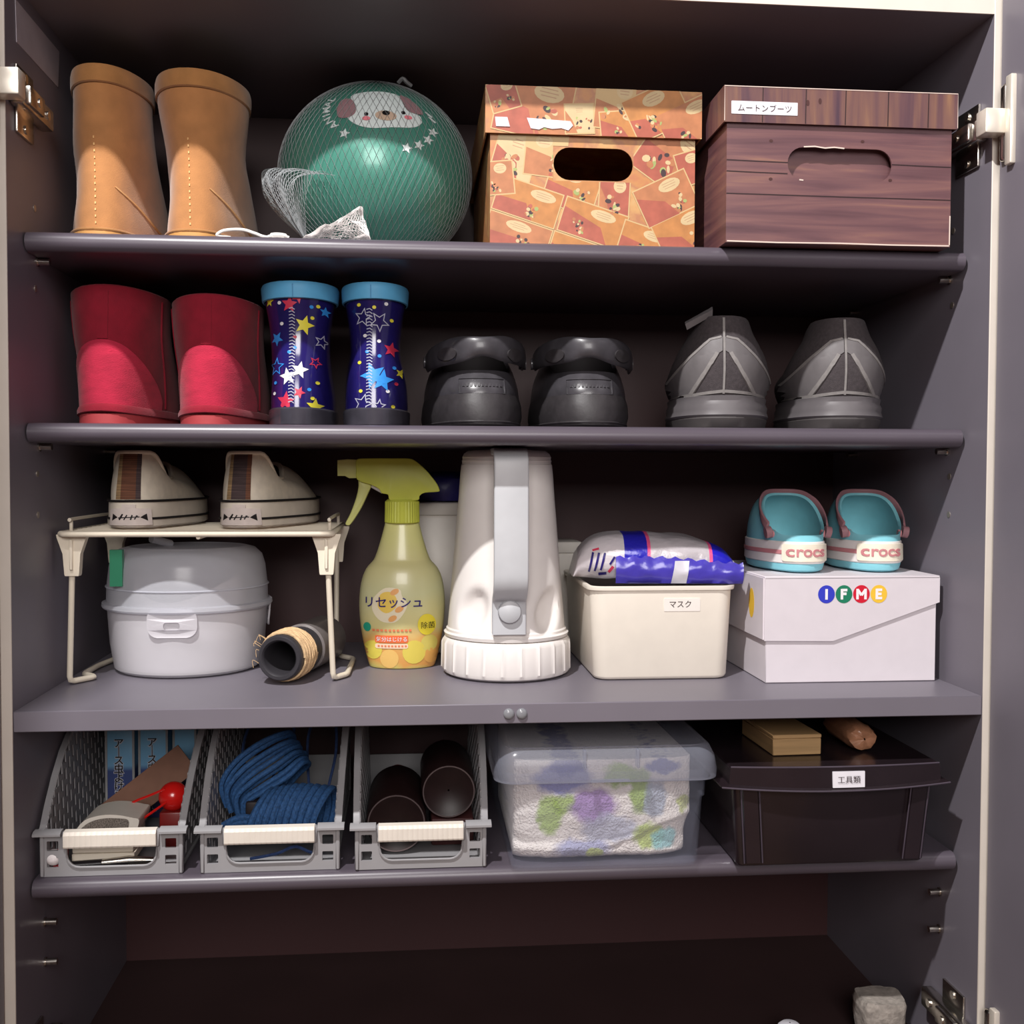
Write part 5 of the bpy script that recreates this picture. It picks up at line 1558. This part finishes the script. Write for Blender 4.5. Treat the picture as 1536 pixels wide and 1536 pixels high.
# scrubbing block on notepads
np_ = thing('notepad_stack', 'stack of cream notepads behind the first basket opening', 'notepads', (-.392, .085, FLR + .005))
for k in range(3):
    MB().box(-.028 + .0005 * k, .030 - .001 * k, -.022, .03, .0085 * k, .0085 * k + .0078, .0006, 1).build('notepad', mat('cream_paper', (226, 216, 198), .8, var=.05, stretch=(1, 1, 60), nscale=30), np_)
sbk = thing('scrubbing_block', 'arched scrubbing block with white rim and grey mesh on the notepads', 'scrubber', (-.388, .088, FLR + .0310))
arch = smooth2([(-.030, .0), (-.026, .008), (-.018, .0145), (-.004, .0178), (.010, .0175), (.024, .0145), (.030, .012), (.027, .0)], 4, False)
MB().plate([arch], lambda u, v, w: (u, w - .022, v), .044).build('block', mat('white_block_plastic', (226, 220, 208), .5, var=.03), sbk, angle=35)
inn = smooth2([(-.024, .0025), (-.021, .008), (-.013, .0125), (-.002, .0148), (.010, .0145), (.020, .0125), (.018, .0035), (.0, .0055)], 4)
decal('grey_mesh', tri2([inn]), plane_cast(-.022), mat('grey_scrub_mesh', (120, 112, 104), .8, var=.7, nscale=900), sbk, off=.0004)
pen = thing('ballpoint_pen', 'silver and black ballpoint pen in the bottom of the first basket', 'pen', (-.378, .058, FLR + .0046), math.radians(4))
MB().tube([(-.045, 0, 0), (.0, 0, .001), (.012, 0, .0012)], .0042, 10).build('barrel', mat('pen_black', (30, 26, 30), .3), pen)
MB().tube([(-.012, -.0015, .0022), (.012, -.0005, .0030), (.040, 0, .001)], [.0030, .0040, .0026], 10).build('clip_barrel', STEEL, pen)
rub = thing('eraser', 'red eraser stub beside the pen in the first basket', 'eraser', (-.431, .066, FLR))
MB().box(-.006, .006, -.006, .006, 0, .016, .002, 2).build('stub', mat('red_eraser', (196, 60, 66), .7), rub)
pb = MB().lathe([(.0075 * math.sin(PI * i / 14) + 1e-5, .0075 - .0075 * math.cos(PI * i / 14)) for i in range(15)], 18)
pb.v = [(x * (1 + .08 * noise.noise(Vector((x, y, z)) * 300)), y, z) for x, y, z in pb.v]
tag(pb.build('cotton_ball', mat('white_cotton', (232, 226, 226), .95, var=.05, bump=.4), loc=(-.4335, .0545, FLR + .006)), 'small white cotton ball in the corner hole of the first basket', 'cotton ball')

# second basket: rope hanks
ROPE = mat('blue_braided_rope', (46, 88, 138), .75, var=.35, nscale=420, bump=.8, bscale=900); ROPED = mat('navy_braided_cord', (38, 58, 100), .8, var=.3, nscale=300, bump=.6)
h1 = thing('rope_hank', 'blue braided rope hank bound in a slanting bundle in the second basket', 'rope', (-.234, .142, FLR), 0, 'rope hanks in the second basket')
for k in range(9):
    o_ = (k - 4) * .0046; dp = .006 * math.sin(k * 2.3)
    path = smooth([(-.040 + o_ * .55, -.022 + dp, .030 - o_ * .4), (-.042 + o_ * .7, -.026 + dp, .052 - o_ * .5), (-.026 + o_ * .8, -.028 + dp, .070 - o_ * .8), (-.004 + o_ * .8, -.022 + dp, .084 - o_ * .9), (.014 + o_ * .6, -.010 + dp, .093 - o_ * .8), (.020 + o_ * .5, .012 + dp, .085 - o_ * .8), (.006 + o_ * .5, .022 + dp, .055), (-.02 + o_ * .4, .01 + dp, .022)], 5)
    MB().tube(path, .0027, 8).build('rope_strand', ROPE, h1)
MB().box(-.030, -.016, -.036, -.018, .026, .046, .003, 2).build('binding_clip', mat('dark_clip', (34, 26, 30), .6), h1)
MB().box(-.029, -.014, -.038, -.022, .006, .027, .002, 2).build('wood_toggle', mat('brown_toggle', (130, 100, 82), .7, var=.1), h1)
h2 = thing('rope_hank', 'blue braided rope hank lying coiled at the front of the second basket', 'rope', (-.203, .100, FLR), 0, 'rope hanks in the second basket')
for k in range(10):
    x = -.040 + k * .0066
    path = smooth([(x - .012, -.026, .020), (x - .010, -.034, .036), (x - .004, -.030, .050 + .006 * math.sin(k * .33)), (x + .004, -.014, .060 + .006 * math.sin(k * .33)), (x + .008, .006, .056), (x + .008, .018, .036), (x + .002, .012, .012)], 5)
    MB().tube(path, .0036, 8).build('rope_strand', ROPE, h2)
for k in range(4):
    MB().tube(smooth([(-.078, -.016 - .003 * k, .018 + .005 * k), (-.06, -.026, .026 + .005 * k), (-.03, -.028, .026 + .004 * k), (-.004, -.022, .020 + .004 * k)], 5), .0029, 8).build('rope_strand', ROPE, h2)
cl = thing('loose_cord', 'thin navy cord standing in open loops behind the rope hanks', 'cord', (-.222, .200, FLR))
MB().tube(smooth([(.018, -.03, .012), (.014, -.02, .05), (.013, -.01, .09), (.024, 0, .114), (.040, .0, .108), (.043, -.01, .075), (.036, -.03, .04), (.03, -.04, .012)], 6), .0016, 6).build('loop', ROPED, cl)
MB().tube(smooth([(-.045, 0, .012), (-.06, .01, .07), (-.045, .012, .11), (-.02, .01, .118), (-.004, .004, .1), (-.008, -.006, .07), (-.024, -.01, .05), (-.03, -.01, .01)], 6), .0016, 6).build('loop', ROPED, cl)
MB().tube(smooth([(-.03, -.144, .006), (-.005, -.143, .010), (.012, -.142, .016), (.026, -.143, .011), (.038, -.141, .006)], 6), .0016, 6).build('loop', ROPED, cl)

# third basket: dark bottles
DKB = mat('dark_brown_bottle', (34, 20, 20), .42, var=.2, spec=.4); DKR = mat('dark_red_cap', (96, 22, 22), .4)
def lying_bottle(loc, r, L, label, rz, tilt):
    t = thing('dark_bottle', label, 'bottle', loc, rz, 'dark bottles in the third basket')
    t.rotation_euler = (tilt, 0, rz)
    cyl_y([(.001, .004), (r * .72, .003), (r * .86, .0), (r * .94, -.0005), (r, .003), (r, L * .62), (r * .8, L * .74), (r * .42, L * .82), (r * .42, L * .86), (.001, L * .86)], 48).build('glass', DKB, t)
    cyl_y([(.001, L * .86), (r * .46, L * .86), (r * .46, L), (.001, L)], 28).build('cap', DKR, t)
    MB().tube([(r * .93 * math.cos(2 * PI * i / 48), -.0008, r * .93 * math.sin(2 * PI * i / 48)) for i in range(48)], .0007, 6, closed=True).build('base_rim_highlight', mat('bottle_rim_highlight', (96, 84, 84), .3), t)  # faint rim highlight painted as a paler ring
    return t
lying_bottle((-.1125, .075, FLR + .0305), .0298, .165, 'dark bottle lying low, base forward, at the left of the third basket', 0, 0)
lying_bottle((-.0602, .088, FLR + .0572), .0275, .16, 'dark bottle lying higher, base forward, at the right of the third basket', 0, 0)
un = MB().box(-.0215, .0215, -.07, .07, 0, .0275, .002, 2)
tag(un.build('small_carton', mat('dark_red_carton', (70, 34, 34), .6, var=.1), loc=(-.0560, .165, FLR)), 'dark red carton lying under the higher bottle in the third basket', 'carton')
pd = MB().lathe([(.018, 0), (.02, .002), (.02, .045), (.017, .05), (.008, .053), (.008, .06), (.001, .061)], 28)
tag(pd.build('pump_bottle', mat('amber_bottle', (120, 70, 60), .25, var=.1), loc=(-.098, .215, FLR + .0605)), 'amber bottle standing at the back of the third basket', 'bottle') if False else None

# ------------------------------------------------------------------ clear box with towels
CLR = frosted('clear_box_plastic', (178, 184, 206), .91, .18); CLRL = frosted('clear_lid_plastic', (176, 180, 196), .62, .2)
cb_ = thing('clear_storage_box', 'clear plastic box with lid holding a flowered towel', 'storage box', (.0885, .148, Z4))
def shell(rows, th=.0016, n=5):
    out = [rr_ring(hx, hy, r, z, n) for hx, hy, r, z in rows]
    inn = [rr_ring(hx - th, hy - th, max(.002, r - th), z + (th if i == 0 else 0), n) for i, (hx, hy, r, z) in enumerate(rows)]
    return out + inn[::-1]
MB().rings(shell([(.0895, .120, .010, 0), (.0920, .1225, .012, .003), (.0960, .1265, .014, .068), (.0978, .1285, .014, .069), (.0990, .1295, .014, .096)])).build('tub', CLR, cb_)
lm = MB()
lm.rings([rr_ring(.1035, .1335, .018, .088, 6), rr_ring(.108, .138, .020, .0885, 6), rr_ring(.1085, .1385, .020, .096, 6), rr_ring(.1065, .1365, .019, .109, 6), rr_ring(.102, .132, .018, .1185, 6), rr_ring(.098, .128, .017, .1205, 6), rr_ring(.096, .126, .016, .1185, 6), rr_ring(.094, .124, .015, .1185, 6)], False, True)
ld = lm.build('lid', CLRL, cb_)
for x in (-.023, .028):
    MB().box(x - .0014, x + .0014, -.1378, -.128, .101, .119, .0006, 1).build('lid_rib', CLRL, ld)
MB().plate([[(-.018, .089), (.020, .089), (.019, .0915), (-.017, .0915)]], lambda u, v, w: (u, -.1395 + w, v), .002).build('lid_tab', CLRL, ld)
MB().tube([(x, y, .087) for x, y in [(a, b) for a, b in rrect(-.0998, .0998, -.1303, .1303, .015, 5)]], .0016, 6, closed=True).build('tub_rim', CLR, cb_)
def towel_mat():
    m = bpy.data.materials.new('flowered_terry'); m.use_nodes = True
    nd, lk = N(m); b = nd['Principled BSDF']; b.inputs['Roughness'].default_value = .95; b.inputs['Sheen Weight'].default_value = .4
    tc = nd.new('ShaderNodeTexCoord')
    nz = nd.new('ShaderNodeTexNoise'); nz.inputs['Scale'].default_value = 90; nz.inputs['Detail'].default_value = 4; lk.new(tc.outputs['Object'], nz.inputs['Vector'])
    dv = nd.new('ShaderNodeVectorMath'); dv.operation = 'SCALE'; dv.inputs[3].default_value = .016; lk.new(nz.outputs['Color'], dv.inputs[0])
    ad = nd.new('ShaderNodeVectorMath'); ad.operation = 'ADD'; lk.new(tc.outputs['Object'], ad.inputs[0]); lk.new(dv.outputs[0], ad.inputs[1])
    cur = None
    base = nd.new('ShaderNodeRGB'); base.outputs[0].default_value = (*lin((242, 236, 232)), 1); cur = base.outputs[0]
    blobs = [(-.040, .080, .030, .016, (110, 116, 190)), (-.035, .092, .018, .01, (70, 70, 160)), (-.052, .045, .013, .020, (160, 190, 84)), (-.037, .054, .014, .012, (158, 188, 80)), (-.008, .052, .024, .020, (158, 120, 190)),
             (.018, .082, .018, .012, (158, 190, 76)), (.038, .066, .012, .024, (150, 182, 70)), (.046, .022, .017, .013, (186, 208, 104)), (.062, .018, .014, .011, (150, 208, 214)), (.060, .09, .02, .008, (90, 96, 170)),
             (-.02, .010, .030, .012, (160, 164, 204)), (.005, .030, .030, .015, (196, 200, 220)), (.052, .058, .012, .02, (176, 186, 206)), (-.008, .004, .01, .006, (190, 206, 110)), (.082, .052, .008, .01, (190, 200, 120))]
    for cx, cz, rx, rz, c in blobs:
        mp = nd.new('ShaderNodeMapping'); mp.vector_type = 'POINT'
        mp.inputs['Location'].default_value = (-(cx + .008) / rx, 0, -(cz + .008) / rz); mp.inputs['Scale'].default_value = (1 / rx, 0, 1 / rz)
        lk.new(ad.outputs[0], mp.inputs['Vector'])
        ln = nd.new('ShaderNodeVectorMath'); ln.operation = 'LENGTH'; lk.new(mp.outputs[0], ln.inputs[0])
        mr = nd.new('ShaderNodeMapRange'); mr.inputs['From Min'].default_value = .75; mr.inputs['From Max'].default_value = 1.1; mr.inputs['To Min'].default_value = .85; mr.inputs['To Max'].default_value = 0
        lk.new(ln.outputs['Value'], mr.inputs[0])
        mx = nd.new('ShaderNodeMix'); mx.data_type = 'RGBA'; lk.new(mr.outputs[0], mx.inputs[0]); lk.new(cur, mx.inputs[6]); mx.inputs[7].default_value = (*lin(c), 1)
        cur = mx.outputs[2]
    lk.new(cur, b.inputs['Base Color'])
    nb = nd.new('ShaderNodeTexNoise'); nb.inputs['Scale'].default_value = 420; nb.inputs['Detail'].default_value = 5; lk.new(tc.outputs['Object'], nb.inputs['Vector'])
    bpn = nd.new('ShaderNodeBump'); bpn.inputs['Strength'].default_value = 1.0; bpn.inputs['Distance'].default_value = .003; lk.new(nb.outputs[0], bpn.inputs['Height']); lk.new(bpn.outputs[0], b.inputs['Normal'])
    return m
tb = MB(); n_ = 60; m_ = 40
vs = []; 
for j in range(m_ + 1):
    for i in range(n_ + 1):
        u = i / n_; v = j / m_
        x = lerp(-.0865, .0835 + .006 * sstep(.2, .5, v), u); z = lerp(.0, .098, v)
        y = -.104 + .012 * (abs(2 * u - 1) ** 6) + .004 * noise.noise(Vector((x * 28, z * 28, 3))) + .0016 * noise.noise(Vector((x * 120, z * 120, 5)))
        y += .008 * (1 - sstep(0, .06, v)) 
        fold = z - (.012 + .030 * sstep(.45, 1, u)); y += -.003 * math.exp(-(fold / .004) ** 2)
        vs.append((x, y, z))
nn = len(vs)
vs += [(x * .98, .11, z) for x, y, z in vs]
fs_ = []
W_ = n_ + 1
for j in range(m_):
    for i in range(n_):
        a = j * W_ + i
        fs_ += [(a, a + 1, a + 1 + W_, a + W_), (nn + a, nn + a + W_, nn + a + 1 + W_, nn + a + 1)]
for i in range(n_):
    fs_ += [(i, nn + i, nn + i + 1, i + 1), (m_ * W_ + i, m_ * W_ + i + 1, nn + m_ * W_ + i + 1, nn + m_ * W_ + i)]
for j in range(m_):
    a = j * W_; b_ = a + n_
    fs_ += [(a, a + W_, nn + a + W_, nn + a), (b_, nn + b_, nn + b_ + W_, b_ + W_)]
tb.add(vs, fs_)
tag(tb.build('folded_towel', towel_mat(), angle=60, loc=(.0885, .148, Z4 + .0025)), 'folded terry towel with purple, blue and green flowers inside the clear box', 'towel')

# ------------------------------------------------------------------ tool case
TB = mat('smoked_dark_plastic', (36, 28, 32), .25, var=.12, nscale=20, coat=.2); TBL = mat('smoked_dark_ridge', (74, 66, 76), .3, var=.1)
tl = thing('tool_case', 'dark smoked plastic case with white label, near the right wall', 'tool case', (.3110, .145, Z4))
MB().rings([rr_ring(.0925, .122, .006, 0, 4), rr_ring(.0945, .1235, .007, .002, 4), rr_ring(.1010, .1280, .008, .080, 4)], True, True).build('tub', TB, tl)
for s in (-1, 1):
    for x0, x1 in ((.070, .088),):
        pil = MB().rings([[(s * (x + k * .006), y - k * .0045, z) for x, y in ((x0, -.1235), (x0 + .002, -.1275), (x1 - .002, -.1275), (x1, -.1235))] for z, k in ((.004, .05), (.03, .37), (.078, .98))])
        pil.build('corner_pillar', TB, tl, angle=30)
        for xx in (x0, x1):
            MB().tube([(s * (xx + .0003), -.1270, .004), (s * (xx + .006), -.1318, .078)], .0007, 5).build('pillar_edge', TBL, tl)
lidt = MB()
def bowed(hx, hy, z, dz):
    pts = []
    for x, y, zz in rr_ring(hx, hy, .008, z, 4):
        bow = (1 - (x / hx) ** 2)
        if y < 0: pts.append((x, y - .007 * bow, zz - dz * bow))
        else: pts.append((x, y, zz))
    return pts
def dens(hx, hy, z, dz):
    base = []
    for i in range(25): base.append((lerp(-hx, hx, i / 24), -hy))
    base += [(hx, hy * k) for k in (-.5, 0, .5)]
    for i in range(25): base.append((lerp(hx, -hx, i / 24), hy))
    base += [(-hx, hy * k) for k in (.5, 0, -.5)]
    return [(x, y - (.007 * (1 - (x / hx) ** 2) if y <= -hy + 1e-6 else 0), z - (dz * (1 - (x / hx) ** 2) if y <= -hy + 1e-6 else 0)) for x, y in base]
lidt.rings([dens(.104, .131, .0795, .004), dens(.1135, .135, .080, .004), dens(.1135, .135, .0815, .004), dens(.1055, .132, .083, .004), dens(.1045, .1315, .0985, .0), dens(.1025, .130, .1, 0)])
ldt = lidt.build('lid', TB, tl, angle=35)
for z, hx, hy, dz in ((.0808, .1136, .1352, .004), (.0992, .1040, .1312, 0)):
    MB().tube([p for p in dens(hx, hy, z, dz)][:25], .0009, 6).build('lid_edge', TBL, ldt)
lc = front_cast(lidt.bvh())
lb = decal('label_tag', tri2([rrect(-.0065, .0255, .0795, .0950, .0003, 1)]), lc, flatcol('white_label_tape', ()), ldt, off=.0010, maxlen=.01, thick=.0003, label='white label with Japanese lettering')
decal('lettering', text2('工具類', .0095, .0873, w=.0225, bold=.0), lc, INK, lb, off=.0022, maxlen=.01)
TOPZ = Z4 + .1
wbx = thing('wooden_box', 'small pale wooden box on the left of the dark tool case lid', 'box', (.2830, .092, TOPZ), math.radians(2))
WD = mat('pale_wood', (176, 142, 98), .7, var=.15, nscale=6, stretch=(2, 2, 30), bump=.1); 
MB().box(-.025, .025, -.045, .045, 0, .0165, .0008, 1).build('body', WD, wbx)
MB().box(-.0253, .0253, -.0453, .0453, .0165, .0205, .0008, 1).build('lid', WD, wbx)
cr2 = MB().lathe([(.001, 0), (.008, .0), (.0135, .003), (.0155, .012), (.0150, .03), (.0155, .06), (.013, .075), (.001, .076)], 32, cap0=False, cap1=False)
cr2.xf(Matrix.Rotation(-PI / 2, 4, 'X'))
cr2.v = [(x * (1 + .16 * noise.noise(Vector((x, y, z)) * 170)), y + .003 * noise.noise(Vector((z, x, y)) * 200), (z + .0155) * (.86 + .12 * noise.noise(Vector((y, z, x)) * 150))) for x, y, z in cr2.v]
zm = min(p[2] for p in cr2.v); cr2.move((0, 0, -zm))
tag(cr2.build('paper_roll', mat('crumpled_tan_wrap', (172, 122, 92), .35, var=.2, nscale=90, bump=.6, bscale=200, coat=.3), loc=(.3560, .052, TOPZ)), 'crumpled tan paper roll on the dark tool case lid', 'paper roll')

# ------------------------------------------------------------------ bottom of the cabinet
stn = MB()
R = []
for j in range(9):
    z = .046 * j / 8
    k = .86 + .14 * (z / .046) if j < 8 else .9
    R.append([(.026 * k * (abs(math.cos(a)) ** .6) * (1 if math.cos(a) > 0 else -1) * (1 + .10 * noise.noise(Vector((math.cos(a) * 2, math.sin(a) * 2, z * 60)))),
               .024 * k * (abs(math.sin(a)) ** .6) * (1 if math.sin(a) > 0 else -1) * (1 + .10 * noise.noise(Vector((math.cos(a) * 2 + 5, math.sin(a) * 2, z * 60)))), z + .004 * noise.noise(Vector((math.cos(a) * 2, math.sin(a) * 2, 9))) * (j / 8)) for a in [2 * PI * i / 28 for i in range(28)]])
stn.rings(R)
tag(stn.build('stone_block', mat('rough_grey_stone', (150, 142, 134), .9, var=.3, nscale=120, bump=.8, bscale=250), loc=(.4060, .118, ZF)), 'rough grey stone block on the cabinet bottom near the hinge', 'stone')
wh = MB().lathe([(.001, 0), (.010, .0), (.013, .004), (.0125, .026), (.009, .029), (.001, .03)], 24, cap0=False, cap1=False)
tag(wh.build('white_jar', mat('pale_jar', (190, 188, 194), .5, var=.05), loc=(.300, .10, ZF)), 'pale rounded jar at the bottom, barely showing beside the stone', 'jar')

# a hair of clearance under everything that stands on something
_on_thing = ('canvas_shoe', 'wipes_pack', 'foam_clog', 'folded_bag', 'wooden_box', 'paper_roll', 'repellent_pack', 'kraft_board', 'bobble_toy', 'notepad_stack', 'scrubbing_block',
             'ballpoint_pen', 'eraser', 'cotton_ball', 'rope_hank', 'loose_cord', 'dark_bottle', 'small_carton', 'folded_towel')
for o in list(C.objects):
    if o.parent is None and 'category' in o and o is not cab:
        o.location.z += .0010 if o.name.split('.')[0] in _on_thing else .0004
